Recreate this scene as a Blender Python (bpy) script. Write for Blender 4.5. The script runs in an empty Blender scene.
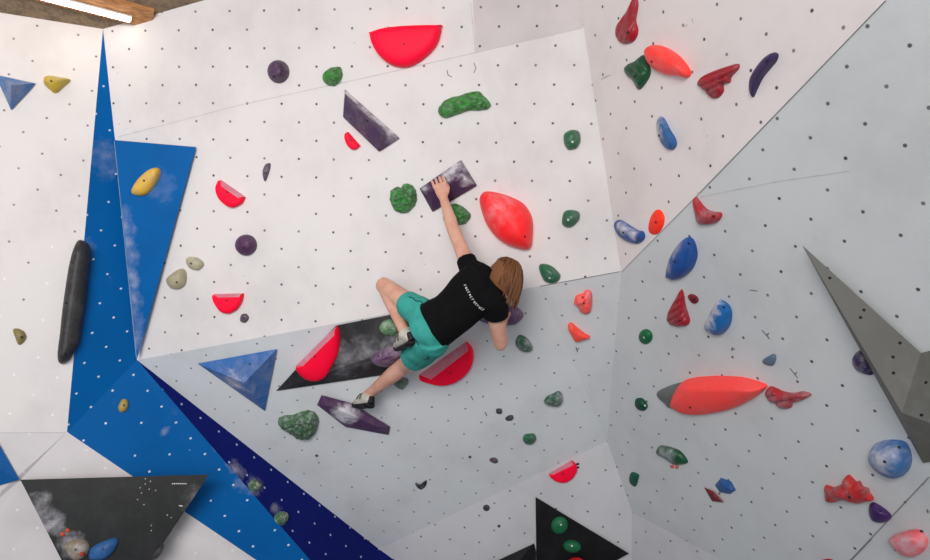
import bpy, bmesh, math, random
from mathutils import Vector, Matrix, noise
from mathutils.bvhtree import BVHTree
random.seed(7)
SC = bpy.context.scene
COL = SC.collection
FPX = 700.0
CAMZ = 2.55
# ---------------------------------------------------------------- frames
# survey frame: x right, y up, z away from the lens (metres); world: z up, floor at 0
UPB = Vector((0.047, 1.0, -0.06)).normalized()
FWD = Vector((0, 0, -1))
YW = (FWD - UPB * FWD.dot(UPB)).normalized()
XW = YW.cross(UPB)
ROT = Matrix((XW, YW, UPB))
UPC = Vector((UPB.x, UPB.y, -UPB.z))
CAMLOC = Vector((0, 0, CAMZ))
def W(p):
    return ROT @ Vector((p[0], p[1], -p[2])) + CAMLOC
def ray(x, y):
    return Vector(((x - 465) / FPX, (280 - y) / FPX, 1.0))
def V(x, y, d):
    return ray(x, y) * d
def proj(p):
    return (465 + FPX * p.x / p.z, 280 - FPX * p.y / p.z)
def drop(p):
    return p - UPC * (CAMZ + p.dot(UPC))
def on_plane(n, d, x, y):
    r = ray(x, y)
    return r * (d / n.dot(r))
# ---------------------------------------------------------------- materials
def srgb(c):
    return tuple(((v / 255 + 0.055) / 1.055) ** 2.4 if v > 10 else v / 255 / 12.92 for v in c) + (1.0,)
class NT:
    def __init__(s, name):
        s.m = bpy.data.materials.new(name); s.m.use_nodes = True
        s.t = s.m.node_tree; s.b = s.t.nodes['Principled BSDF']
    def n(s, typ, **kw):
        q = s.t.nodes.new(typ)
        for k, v in kw.items(): setattr(q, k, v)
        return q
    def l(s, a, b): s.t.links.new(a, b)
    def math(s, op, a, b=None, c=None):
        q = s.n('ShaderNodeMath', operation=op)
        for i, v in enumerate((a, b, c)):
            if v is None: continue
            if isinstance(v, (int, float)): q.inputs[i].default_value = v
            else: s.l(v, q.inputs[i])
        return q.outputs[0]
    def mix(s, fac, a, b):
        q = s.n('ShaderNodeMix', data_type='RGBA')
        for v, i in ((fac, 0), (a, 6), (b, 7)):
            if isinstance(v, (int, float)): q.inputs[i].default_value = v
            elif isinstance(v, tuple): q.inputs[i].default_value = v
            else: s.l(v, q.inputs[i])
        return q.outputs[2]
    def noise(s, scale, detail=3, vec=None, rough=0.55):
        q = s.n('ShaderNodeTexNoise'); q.inputs['Scale'].default_value = scale
        q.inputs['Detail'].default_value = detail; q.inputs['Roughness'].default_value = rough
        if vec is not None: s.l(vec, q.inputs['Vector'])
        return q.outputs['Fac']
    def ramp(s, v, lo, hi):
        q = s.n('ShaderNodeMapRange'); q.interpolation_type = 'SMOOTHSTEP'
        s.l(v, q.inputs[0]); q.inputs[1].default_value = lo; q.inputs[2].default_value = hi
        return q.outputs[0]
    def position(s):
        return s.n('ShaderNodeNewGeometry').outputs['Position']
    def chalk(s, col, spots):
        """rubbed-in chalk dust at given places: (point, radius, strength[, second point])"""
        pos = s.position()
        nz = s.noise(16, 5, pos, 0.62)
        for sp in spots:
            p, r, st = W(sp[0]), sp[1], sp[2]
            if len(sp) > 3:       # streak between two points
                q = W(sp[3]); k = max(3, int((q - p).length / (r * .45))); pts = [p.lerp(q, i / (k - 1)) for i in range(k)]
            else: pts = [p]
            dm = None
            for c in pts:
                d = s.n('ShaderNodeVectorMath', operation='DISTANCE'); s.l(pos, d.inputs[0]); d.inputs[1].default_value = c
                dm = d.outputs['Value'] if dm is None else s.math('MINIMUM', dm, d.outputs['Value'])
            f = s.math('SUBTRACT', 1.0, s.math('DIVIDE', dm, r)); f = s.math('ADD', f, s.math('MULTIPLY', s.math('SUBTRACT', nz, .58), 1.5)); f = s.math('MAXIMUM', f, 0.0); f = s.math('MULTIPLY', f, s.math('SUBTRACT', 1.0, s.ramp(dm, r * .75, r * 1.25)))
            f = s.math('MULTIPLY', f, s.math('ADD', .35, s.math('MULTIPLY', s.ramp(nz, 0.30, 0.75), .6))); f = s.math('MINIMUM', s.math('MULTIPLY', f, st * 1.0), 0.85)
            col = s.mix(f, col, srgb((222, 220, 226)))
        return col
def wall_mat(name, rgb, dots=(70, 68, 72), rough=0.55, spots=(), mott=0.06, tiny=0.5, dotr=0.05, keep=0.97, spec=.25, lowdots=None):
    s = NT(name)
    uv = s.n('ShaderNodeUVMap'); uv.uv_map = 'UVMap'
    vec = uv.outputs['UV']
    pos = s.position()
    base = srgb(rgb); dk = tuple(v * (1 - mott * 2.4) for v in base[:3]) + (1,)
    col = s.mix(s.ramp(s.noise(1.7, 6, pos, 0.62), 0.42, 0.75), base, dk)
    sm = s.ramp(s.noise(5.5, 5, pos, 0.7), 0.62, 0.82)
    col = s.mix(s.math('MULTIPLY', sm, 0.16), col, srgb((150, 146, 150)))
    if spots: col = s.chalk(col, spots)
    # stray screw holes
    vo = s.n('ShaderNodeTexVoronoi'); vo.inputs['Scale'].default_value = 1.25; s.l(vec, vo.inputs['Vector'])
    wn = s.n('ShaderNodeTexWhiteNoise', noise_dimensions='3D'); s.l(vo.outputs['Color'], wn.inputs['Vector'])
    f2 = s.math('MULTIPLY', s.math('LESS_THAN', vo.outputs['Distance'], 0.027), s.math('LESS_THAN', wn.outputs['Value'], 0.45))
    col = s.mix(s.math('MULTIPLY', f2, tiny), col, srgb(dots))
    # the grid of threaded holes
    sep = s.n('ShaderNodeSeparateXYZ'); s.l(vec, sep.inputs[0])
    rx = s.math('ROUND', sep.outputs['X']); ry = s.math('ROUND', sep.outputs['Y'])
    cb = s.n('ShaderNodeCombineXYZ'); s.l(rx, cb.inputs[0]); s.l(ry, cb.inputs[1])
    w2 = s.n('ShaderNodeTexWhiteNoise', noise_dimensions='2D'); s.l(cb.outputs[0], w2.inputs['Vector'])
    d = s.n('ShaderNodeVectorMath', operation='DISTANCE'); s.l(vec, d.inputs[0]); s.l(cb.outputs[0], d.inputs[1])
    f = s.math('SUBTRACT', 1.0, s.ramp(d.outputs['Value'], dotr * 0.72, dotr * 1.2))
    f = s.math('MULTIPLY', f, s.math('LESS_THAN', w2.outputs['Value'], keep))
    f = s.math('MULTIPLY', f, s.math('ADD', 0.75, s.math('MULTIPLY', w2.outputs['Value'], 0.25)))
    dcol = srgb(dots)
    if lowdots:      # the dots turn white in the lower rows
        sz = s.n('ShaderNodeSeparateXYZ'); s.l(pos, sz.inputs[0])
        jit = s.math('ADD', sz.outputs['Z'], s.math('MULTIPLY', w2.outputs['Value'], .5))
        dcol = s.mix(s.math('GREATER_THAN', jit, 2.95), srgb(lowdots), srgb(dots))
    col = s.mix(f, col, dcol)
    s.l(col, s.b.inputs['Base Color']); s.b.inputs['Roughness'].default_value = rough
    s.b.inputs['Specular IOR Level'].default_value = spec
    return s.m
def plain(name, rgb, rough=0.5, spots=(), mott=0.1, nscale=18, bump=0.0, metal=0.0, dust=0.0, spec=0.4, dustcol=(214, 210, 214)):
    s = NT(name); base = srgb(rgb)
    tc = s.n('ShaderNodeTexCoord').outputs['Object']
    dk = tuple(max(0, v * (1 - mott * 2)) for v in base[:3]) + (1,)
    nz = s.noise(nscale, 4, tc)
    col = s.mix(s.ramp(nz, 0.38, 0.68), base, dk)
    if dust > 0:
        col = s.mix(s.math('MULTIPLY', s.ramp(s.noise(nscale * 0.7 + 3, 6, tc, 0.7), 0.40, 0.74), dust), col, srgb(dustcol))
    if spots: col = s.chalk(col, spots)
    s.l(col, s.b.inputs['Base Color'])
    s.b.inputs['Roughness'].default_value = rough; s.b.inputs['Metallic'].default_value = metal
    s.b.inputs['Specular IOR Level'].default_value = spec
    if bump > 0:
        bp = s.n('ShaderNodeBump'); bp.inputs['Strength'].default_value = bump; bp.inputs['Distance'].default_value = 0.004
        s.l(s.noise(nscale * 5, 3, tc), bp.inputs['Height']); s.l(bp.outputs[0], s.b.inputs['Normal'])
    return s.m
_mc = {}
def hm(name, rgb, **kw):
    key = (name, rgb, tuple(sorted((k, v) for k, v in kw.items() if k != 'spots')), len(kw.get('spots', ())))
    if kw.get('spots') or key not in _mc:
        _mc[key] = plain(name, rgb, **kw)
    return _mc[key]
GROOVE = plain('dark_groove', (138, 136, 136), 0.8)
SOFTLINE = plain('panel_joint', (204, 200, 199), 0.8)
GREYLINE = plain('grey_panel_joint', (208, 209, 210), 0.8)
PALELINE = plain('worn_edge', (150, 185, 220), 0.6)
SCRIB = plain('pencil_mark', (105, 104, 108), 0.8)
# ---------------------------------------------------------------- mesh helpers
def mkobj(name, verts, faces, mats, parent=None, midx=None, smooth=None, origin=None, uvs=None, fix=True):
    """verts in the survey frame; becomes one world-space mesh object"""
    wv = [W(v) for v in verts]
    if origin is None:
        c = sum(wv, Vector()) / len(wv)
    else: c = W(origin)
    pl = Vector((0, 0, 0))
    if parent is not None: pl = Vector(parent['_o'])
    me = bpy.data.meshes.new(name)
    if parent is not None: c = c
    me.from_pydata([v - c for v in wv], [], faces)
    if not isinstance(mats, (list, tuple)): mats = [mats]
    for m in mats: me.materials.append(m)
    if midx:
        for p, i in zip(me.polygons, midx): p.material_index = i
    if uvs:
        lay = me.uv_layers.new(name='UVMap')
        for lp in me.loops: lay.data[lp.index].uv = uvs[lp.vertex_index]
    if fix:
        bm = bmesh.new(); bm.from_mesh(me); bmesh.ops.recalc_face_normals(bm, faces=bm.faces); bm.to_mesh(me); bm.free()
    if smooth is not None:
        for p in me.polygons: p.use_smooth = True
        if smooth < 179: me.set_sharp_from_angle(angle=math.radians(smooth))
    o = bpy.data.objects.new(name, me); COL.objects.link(o)
    o.location = c - pl
    if parent is not None: o.parent = parent
    o['_o'] = tuple(c)
    return o
def tag(o, label, cat, group=None):
    o['label'] = label; o['category'] = cat
    if group: o['group'] = group
    return o
BV = []
def add_bvh(verts, faces, nm):
    BV.append((BVHTree.FromPolygons([Vector(v) for v in verts], faces), nm))
def cast(x, y, skip=()):
    r = ray(x, y).normalized(); best = None
    for b, nm in BV:
        if nm in skip: continue
        loc, n, i, d = b.ray_cast(Vector((0, 0, 0)), r)
        if loc is not None and (best is None or d < best[2]):
            if n.dot(r) > 0: n = -n
            best = (loc, n, d, nm)
    return best
# ---------------------------------------------------------------- the walls
nC, dC = Vector((-.1267, -.0757, -.989)), -3.9953
nE, dE = Vector((-.8017, -.371, -.4688)), -2.5144
LAT = {'C': ((.1021, -.1096, -.0047), (-.1074, -.1026, .0216), (-1.168, 1.5666, 4.0693)),
       'D': ((.0563, -.0967, -.0978), (-.015, -.1071, .106), (.8144, .76, 3.5578)),
       'E': ((.09, -.0927, -.0805), (-.0127, -.1041, .1042), (1.4118, .4539, 2.5903)),
       'F': ((.102, -.0974, .053), (-.1114, -.0861, .0499), (.235, -.4647, 4.2571)),
       'A': ((.0896, -.1179, .03), (-.1017, -.0943, -.0542), (-2.5103, 1.4948, 4.1173)),
       'B': ((.0941, -.0988, -.0067), (-.1255, -.1027, -.0289), (-2.3428, -.9284, 4.5446))}
def solve_uv(lat, p):
    a, b, t = (Vector(q) for q in lat)
    nn = a.cross(b).normalized(); p = Vector(p); p = p * (nn.dot(t) / nn.dot(p)); q = p - t
    aa, bb, ab = a.dot(a), b.dot(b), a.dot(b); qa, qb = q.dot(a), q.dot(b)
    det = aa * bb - ab * ab
    return ((qa * bb - qb * ab) / det, (qb * aa - qa * ab) / det)
def gen_lat(p0, n):
    hx = UPC.cross(n); hx.normalize(); vy = n.cross(hx).normalized()
    return ((hx - vy) * .106, (-hx - vy) * .106, p0)
BACK = Vector((0, -0.0, 0.06))
def newell(pts):
    n = Vector((0, 0, 0))
    for i in range(len(pts)):
        a, b = pts[i], pts[(i + 1) % len(pts)]; n += a.cross(b)
    n.normalize()
    if n.dot(sum(pts, Vector()) / len(pts)) > 0: n = -n
    return n
def tess(pts):
    from mathutils.geometry import tessellate_polygon
    return [tuple(f) for f in tessellate_polygon([pts])]
def strip(line, n0, width, off=0.0016):
    """thin painted line / groove lying on the wall along a polyline of wall points"""
    vs, fs = [], []
    for i in range(len(line) - 1):
        a, b = line[i] + n0 * off, line[i + 1] + n0 * off
        t = (b - a).normalized().cross(n0).normalized() * width * 0.5
        k = len(vs); vs += [a + t, b + t, b - t, a - t]; fs.append((k, k + 1, k + 2, k + 3))
    return vs, fs
def wall(name, polys, lat, mats, lines=(), split=None):
    """polys: list of point lists (survey frame). mats[0] is the paint."""
    verts, faces, mi, uvs = [], [], [], []
    for pi, pts in enumerate(polys):
        k = len(verts); L = lat if lat else gen_lat(pts[0], newell(pts))
        tri = tess(pts); m = len(pts)
        verts += pts + [p + BACK for p in pts]
        uvs += [solve_uv(L, p) for p in pts] * 2
        add_bvh(pts, tri, name)
        for f in tri:
            faces.append(tuple(k + i for i in f)); mi.append(split[pi] if split else 0)
            faces.append(tuple(k + m + i for i in reversed(f))); mi.append(0)
        for i in range(m):
            j = (i + 1) % m
            faces.append((k + i, k + j, k + m + j, k + m + i)); mi.append(0)
    for px, width, mat in lines:
        pl = []
        nn = newell(polys[0])
        for qi in range(len(px) - 1):
            k = max(1, int(math.dist(px[qi], px[qi + 1]) / 9))
            for t in range(k + (qi == len(px) - 2)):
                h = cast(px[qi][0] + (px[qi + 1][0] - px[qi][0]) * t / k, px[qi][1] + (px[qi + 1][1] - px[qi][1]) * t / k)
                if h and h[3] in ([name] if len(px) else []): pl.append(h[0])
        if len(pl) < 2: continue
        vs, fs = strip(pl, nn, width)
        k = len(verts); verts += vs; uvs += [(0, 0)] * len(vs)
        if mat not in mats: mats.append(mat)
        for f in fs: faces.append(tuple(k + i for i in f)); mi.append(mats.index(mat))
    o = mkobj(name, verts, faces, mats, midx=mi, uvs=uvs)
    o['kind'] = 'structure'
    return o
def Cp(x, y): return on_plane(nC, dC, x, y)
def Ep(x, y): return on_plane(nE, dE, x, y)
P0 = V(103, 29, 4.22); Q = V(67, 432, 4.03); S = V(137, 360, 4.32); R1 = V(115, 140, 4.247)
J0 = V(621, 272, 3.885); T0 = V(584, 27, 3.80); T1 = V(566, -90, 3.74)
Yv = V(607, 441, 4.62); X0 = V(632, 512, 4.76); VV = V(379, 549, 5.07)
nF, dF = Vector((-.0135, -.4884, -.8725)), -3.4907
S = on_plane(nF, dF, 137, 360); VV = on_plane(nF, dF, 379, 549); F1 = on_plane(nF, dF, 540, 286.2); F2 = on_plane(nF, dF, 560, 463.3)
DE1 = J0 + (V(886, 0, 2.28) - J0) * 1.25
M1 = V(240, 549, 4.37); M2 = V(300, 590, 4.47); N1 = V(310, 560, 4.55); N2 = V(345, 600, 4.62)
LL = V(20, 480, 3.93); LE = V(-60, 550, 3.75); LA = V(-60, 432, 3.77); LT = V(-60, 3, 3.92)
CW = V(205, 0, 4.11)
LT = P0 + (LT - P0) * 2.6; LA = Q + (LA - Q) * 2.6; LE = LL + (LE - LL) * 2.6
WHITE = (231, 227, 225); GREY = (223, 227, 228)
K0 = Ep(808, 606); K1 = Ep(930, 478); K2 = Ep(1250, 138)
nG = (VV - Yv).cross(V(632, 512, 4.70) - Yv).normalized(); dG = nG.dot(Yv)
def foot(n, d, x, y):
    while True:
        p = on_plane(n, d, x, y)
        if CAMZ + p.dot(UPC) < .02 or y > 1500: return p
        y += 5
X0 = on_plane(nG, dG, 632, 512); X0b = foot(nG, dG, 630, 600); nH = (K0 - X0).cross(X0b - X0).normalized(); K0b = foot(nH, nH.dot(X0), 808, 615); VVb = foot(nG, dG, 379, 600)
wm_up = wall_mat('white_wall_paint', WHITE)
wm_panel = wall_mat('white_panel_darker_tint', (214, 206, 205))  # corner panel, a slightly darker tint than the main wall
wm_low = wall_mat('pale_grey_wall_paint', GREY, dots=(112, 114, 118), dotr=.045, spots=[])
wm_right = wall_mat('white_side_wall_paint', (241, 234, 231))
wm_left = wall_mat('white_left_wall_paint', WHITE, dots=(120, 112, 110), dotr=.045, lowdots=(252, 252, 252))
wm_base = wall_mat('grey_base_wall_paint', (214, 214, 216), dots=(96, 98, 102))
wm_lbase = wall_mat('white_base_wall_paint', (226, 222, 222), dots=(240, 240, 242), tiny=.2)
BLUE = (0, 96, 168)
wm_blue = wall_mat('blue_wall_paint', BLUE, dots=(225, 235, 245), rough=.5, spec=.1, mott=.05, keep=.9,
                   spots=[(V(108, 158, 4.2), .15, .22), (V(92, 245, 4.1), .08, .25), (V(246, 480, 4.45), .10, .6), (V(218, 445, 4.4), .05, .7, V(236, 468, 4.45)), (V(158, 440, 4.3), .03, .5, V(168, 428, 4.3)), (V(112, 150, 4.2), .05, .35, V(114, 175, 4.2))])
wm_navy = wall_mat('navy_wall_paint', (8, 22, 104), dots=(190, 205, 230), rough=.5, spec=.1, mott=.05,
                   spots=[(V(238, 470, 4.45), .10, .75), (V(256, 484, 4.5), .09, .6), (V(279, 508, 4.55), .07, .6)])
ceil_s = NT('wood_wool_board')
_p = ceil_s.position()
_c = ceil_s.mix(ceil_s.ramp(ceil_s.noise(9, 8, _p, .8), .35, .65), srgb((172, 148, 118)), srgb((120, 104, 86)))
_c = ceil_s.mix(ceil_s.math('MULTIPLY', ceil_s.ramp(ceil_s.noise(60, 3, _p, .8), .5, .7), .5), _c, srgb((188, 172, 146)))
ceil_s.l(_c, ceil_s.b.inputs['Base Color']); ceil_s.b.inputs['Roughness'].default_value = .9
_b = ceil_s.n('ShaderNodeBump'); _b.inputs['Distance'].default_value = .01; ceil_s.l(ceil_s.noise(90, 4, _p, .8), _b.inputs['Height']); ceil_s.l(_b.outputs[0], ceil_s.b.inputs['Normal'])

wall('wall_left', [[P0, Q, LA, LT]], LAT['A'], [wm_left], [])
wall('wall_left_lower', [[Q, LA, LE, LL]], LAT['A'], [wm_lbase], [([(-20, 433), (66, 432.5)], .003, SOFTLINE)])
wall('wall_left_base', [[LL, Q, M1], [LL, M1, M2], [LL, M2, drop(M2)], [LL, drop(M2), drop(LE)], [LL, drop(LE), LE]], gen_lat(Q, newell([LL, M1, drop(M2)])), [wm_lbase], [])
wall('wall_corner', [[P0, Q, S, R1], [Q, M1, M2, drop(M2), drop(N2), N2, N1, S]], LAT['B'], [wm_blue], [([(114.2, 141), (136.2, 357)], .0035, PALELINE)])
wall('wall_corner_side', [[S, N1, N2, V(440, 598, 5.03), VV]], gen_lat(VV, newell([S, N1, VV])), [wm_navy], [])
C_top = [Cp(420, -62), Cp(468, -76)]
C_in = Cp(476, 52)
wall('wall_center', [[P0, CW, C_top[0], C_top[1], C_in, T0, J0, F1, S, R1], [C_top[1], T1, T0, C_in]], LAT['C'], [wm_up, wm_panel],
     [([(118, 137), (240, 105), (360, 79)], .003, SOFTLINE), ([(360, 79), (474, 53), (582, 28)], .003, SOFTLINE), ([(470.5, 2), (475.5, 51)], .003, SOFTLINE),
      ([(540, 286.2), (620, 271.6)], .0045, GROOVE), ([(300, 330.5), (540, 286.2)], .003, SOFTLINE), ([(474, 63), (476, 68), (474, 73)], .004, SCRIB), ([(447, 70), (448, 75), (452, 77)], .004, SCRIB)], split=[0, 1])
wall('wall_center_lower', [[S, F1, F2, VV], [F1, J0, Yv, F2]], LAT['F'], [wm_low],
     [([(576, 347), (577.5, 352)], .006, SCRIB), ([(577, 350), (579, 348)], .005, SCRIB), ([(297, 324), (298, 333)], .005, SCRIB),
      ([(471, 396), (473, 400)], .006, SCRIB), ([(485, 412), (487, 416)], .006, SCRIB), ([(518, 478), (522, 475)], .004, SCRIB)])
wall('wall_right', [[T1, T0, J0, DE1]], LAT['D'], [wm_right],
     [([(592, 84), (611, 74.5)], .007, SOFTLINE), ([(692, 18), (693.5, 23)], .005, SOFTLINE), ([(683, 27), (688, 25)], .005, SOFTLINE)])
wm_E = wall_mat('grey_side_wall_paint', (218, 222, 222), dots=(64, 64, 68))
wall('wall_right_lower', [[J0, DE1, Ep(1420, -160), K2, K1, K0, X0, Yv]], LAT['E'], [wm_E],
     [([(621.5, 272), (700, 193)], .003, GROOVE), ([(700, 193), (886, .5)], .0045, GROOVE), ([(700, 197), (780, 181), (850, 171)], .004, GREYLINE),
      ([(762, 330), (770, 339)], .005, SCRIB), ([(767, 335), (769, 333)], .005, SCRIB), ([(790, 368), (798, 378)], .005, SCRIB), ([(795, 374), (797, 372)], .005, SCRIB), ([(731, 349), (735, 349)], .005, SCRIB), ([(733, 347), (732, 351)], .005, SCRIB),
      ([(750, 290), (758, 291)], .004, SCRIB), ([(862, 402), (884, 400)], .0015, GREYLINE), ([(845, 566), (929.2, 477)], .0045, GROOVE)])
wall('wall_right_base', [[X0, K0, K0b, X0b]], None, [wm_base], [])
wall('wall_right_end', [[K0, K1, K2, drop(K2), K0b]], None, [wm_E], [([(812, 602), (853, 559), (929.5, 478)], .0045, GROOVE)])
wall('wall_center_base', [[Yv, F2, VV, VVb, X0b, X0]], None, [wm_base], [])
# floor and ceiling
fl = plain('blue_grey_mat_vinyl', (120, 124, 132), .6)
fp = [(-4.2, -3.0), (4.2, -3.0), (4.2, 6.2), (-4.2, 6.2)]
me = bpy.data.meshes.new('floor')
me.from_pydata([(x, y, 0) for x, y in fp] + [(x, y, -.12) for x, y in fp], [], [(0, 1, 2, 3), (7, 6, 5, 4), (0, 4, 5, 1), (1, 5, 6, 2), (2, 6, 7, 3), (3, 7, 4, 0)])
me.materials.append(fl); fo = bpy.data.objects.new('floor', me); COL.objects.link(fo); fo['kind'] = 'structure'
nK = (LT - P0).cross(CW - P0).normalized()
if nK.dot(P0) > 0: nK = -nK
dK = nK.dot(P0)
def Kp(x, y, h=0):       # point on the ceiling board (h metres below it)
    r = ray(x, y); return r * ((dK + h) / nK.dot(r))
kp = [LT, P0, CW, Kp(420, -62), Kp(560, -100), Kp(700, -560), Kp(-260, -560)]
kp = [Kp(*proj(p)) for p in kp]
kv = kp + [p + UPC * .08 for p in kp]; m = len(kp)
kt = tess(kp)
ko = mkobj('ceiling', kv, [f for f in kt] + [tuple(m + i for i in reversed(f)) for f in kt] + [(i, (i + 1) % m, m + (i + 1) % m, m + i) for i in range(m)], ceil_s.m)
ko['kind'] = 'structure'
# ---------------------------------------------------------------- holds
Z = {'a': (0, 0, 3.8625), 'b': (0, 135, 3.8625), 'c': (0, 275, 3.8625), 'd': (0, 415, 3.8625), 'e': (230, 0, 3.8625), 'f': (230, 135, 3.8625),
     'g': (230, 275, 3.8625), 'h': (230, 415, 3.8625), 'i': (460, 0, 3.8625), 'j': (460, 135, 3.8625), 'k': (460, 275, 3.8625), 'l': (460, 415, 3.8625),
     'm': (690, 0, 3.8625), 'n': (690, 135, 3.8625), 'o': (690, 275, 3.8625), 'p': (690, 415, 3.8625),
     'D1': (570, 0, 5.8125), 'D2': (570, 90, 5.8125), 'D3': (570, 180, 5.8125), 'D4': (570, 270, 5.8125), 'D5': (570, 360, 5.8125), 'D6': (570, 450, 5.8125),
     'F1': (430, 330, 5.8125), 'F2': (430, 420, 5.8125), 'E6': (770, 464, 5.8125), 'G1': (440, 464, 5.8125), 'P1': (360, 160, 5.1667), 'P3': (280, 310, 5.1667), 'px': (0, 0, 1)}
def z(t, pts):
    ox, oy, s = Z[t]; return [(ox + x / s, oy + y / s) for x, y in pts]
def ell(cx, cy, rx, ry, rot=0, n=12):
    r = math.radians(rot)
    return [(cx + rx * math.cos(a) * math.cos(r) - ry * math.sin(a) * math.sin(r), cy + rx * math.cos(a) * math.sin(r) + ry * math.sin(a) * math.cos(r)) for a in (2 * math.pi * i / n for i in range(n))]
def resample(pts, N, flat):
    """closed Catmull-Rom; the first edge (points 0-1) stays a straight chord when flat"""
    m = len(pts); out = []
    P = [Vector(p) for p in pts]
    if flat:
        k = max(8, N // 4)
        for i in range(k): out.append((P[0].lerp(P[1], i / k), True))
        arc = P[1:] + [P[0]]
    else: arc = None
    seq = arc if flat else P
    segs = len(seq) - 1 if flat else m
    per = max(2, round((N * (0.75 if flat else 1)) / segs))
    for i in range(segs):
        if flat:
            a, b = seq[i], seq[i + 1]; p = seq[max(0, i - 1)]; q = seq[min(len(seq) - 1, i + 2)]
        else:
            p, a, b, q = P[i - 1], P[i], P[(i + 1) % m], P[(i + 2) % m]
        for j in range(per):
            t = j / per
            out.append((0.5 * ((2 * a) + (b - p) * t + (2 * p - 5 * a + 4 * b - q) * t * t + (3 * a - p - 3 * b + q) * t ** 3), False))
    return out
def plane_at(on, skip=()):
    h = cast(*on, skip=skip); return h[0], h[1]
def hit_plane(p0, n, h, x, y):
    r = ray(x, y); return r * ((p0.dot(n) + h) / n.dot(r))
HOLDS = {}
def dome(name, label, outline, h, mat, core=None, flat=False, on=None, group=None, cat='climbing hold', rough=0, lump=26, groove=None, bolt=None,
         N=44, rings=8, wrap=False, pw=1.0, fit=True, parent=None, sharp=38, base_h=0.0, facet=False, ledge=None, boltmat=None):
    xs = [p[0] for p in outline]; ys = [p[1] for p in outline]
    cx, cy = sum(xs) / len(xs), sum(ys) / len(ys)
    on = on or (cx, cy)
    p0, n = plane_at(on)
    if n.x < -.7: h *= .68
    if rough: N, rings = max(N, 72), 14
    tb = (min(xs), max(xs), min(ys), max(ys))
    ol = [tuple(p) for p in outline]; co = core or [(cx, cy)]
    for it in range(5 if fit else 1):
        if facet: samp = [(Vector(p), False) for p in ol]
        else: samp = resample(ol, N, flat)
        cc = [hit_plane(p0, n, h, *c) for c in co]
        verts = []; M = len(samp)
        base = []
        for (p, fl_) in samp:
            if wrap:
                hh = cast(p.x, p.y); b = hh[0] if hh else hit_plane(p0, n, 0, p.x, p.y)
            else: b = hit_plane(p0, n, base_h, p.x, p.y)
            base.append(b)
        R = 2 if facet else rings
        for k in range(R + 1):
            t = k / R; th = t * math.pi / 2
            for b, (p, fl_) in zip(base, samp):
                if len(cc) == 1: tgt = cc[0]
                else:
                    a, c2 = cc; ab = c2 - a; u = max(0, min(1, (b - a).dot(ab) / ab.dot(ab))); tgt = a + ab * u
                hb = (tgt - b).dot(n); cb = tgt - n * hb
                if facet:
                    s, hh = (1, .62, .0)[k], (0, .72, 1)[k]
                    if k == 2: s = 0.0
                elif fl_: s, hh = 1 - t, t
                else: s, hh = max(0.0, math.cos(th)) ** pw, math.sin(th) ** pw
                q = cb + (b - cb) * s + n * hb * hh
                verts.append(q)
        if rough or groove:
            cen = sum(base, Vector()) / M
            for i, q in enumerate(verts):
                k = i // M; w = math.sin(k / R * math.pi / 2) if k else (.35 if rough else 0)
                if groove and k == R: w *= .5
                d = (q - cen) + n * h * .4
                if d.length < 1e-6: continue
                d.normalize()
                if rough:
                    vd = noise.voronoi(Vector(q) * lump)[0][0]
                    q += d * rough * w * (0.55 - 1.1 * vd + .35 * noise.noise(Vector(q) * lump * 2.3))
                if groove:
                    gx, gy, amp, fr = groove
                    pxq = proj(q); ph = (pxq[0] * gx + pxq[1] * gy) * fr
                    q += n * amp * w * (abs(math.sin(ph)) - .5)
        if not fit: break
        pv = [proj(q) for q in verts]
        vb = (min(p[0] for p in pv), max(p[0] for p in pv), min(p[1] for p in pv), max(p[1] for p in pv))
        sx = (tb[1] - tb[0]) / max(1e-3, vb[1] - vb[0]); sy = (tb[3] - tb[2]) / max(1e-3, vb[3] - vb[2])
        f_ = lambda p: (tb[0] + (p[0] - vb[0]) * sx, tb[2] + (p[1] - vb[2]) * sy)
        ol = [f_(p) for p in ol]
    faces = [tuple(range(M))[::-1]]
    for k in range(R):
        for i in range(M):
            j = (i + 1) % M
            faces.append((k * M + i, k * M + j, (k + 1) * M + j, (k + 1) * M + i))
    # merge the collapsed crown
    bm = bmesh.new(); bv = [bm.verts.new(v) for v in verts]
    for f in faces:
        try:
            nf = bm.faces.new([bv[i] for i in f])
            if ledge and len(f) == 4 and samp[f[0] % M][1] and min(f) // M < R: nf.material_index = 1
        except ValueError: pass
    bmesh.ops.remove_doubles(bm, verts=bm.verts, dist=2e-4)
    bmesh.ops.dissolve_degenerate(bm, dist=1e-5, edges=bm.edges)
    bm.verts.index_update(); vs = [v.co.copy() for v in bm.verts]; fs = [tuple(v.index for v in f.verts) for f in bm.faces]; mx = [f.material_index for f in bm.faces]; bm.free()
    o = mkobj(name, vs, fs, [mat, ledge] if ledge else mat, parent=parent, midx=mx if ledge else None, smooth=(sharp if not facet else 12), origin=p0 if parent is None else None)
    add_bvh(vs, fs, name + str(len(BV))); o['_n'] = tuple(n)
    if parent is None and label: tag(o, label, cat, group)
    if bolt: add_bolt(o, bolt, mat=boltmat)
    return o
BOLT = plain('dark_steel_bolt', (52, 50, 54), .45, metal=.4)
WBOLT = plain('zinc_bolt', (214, 224, 220), .4)
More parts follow.
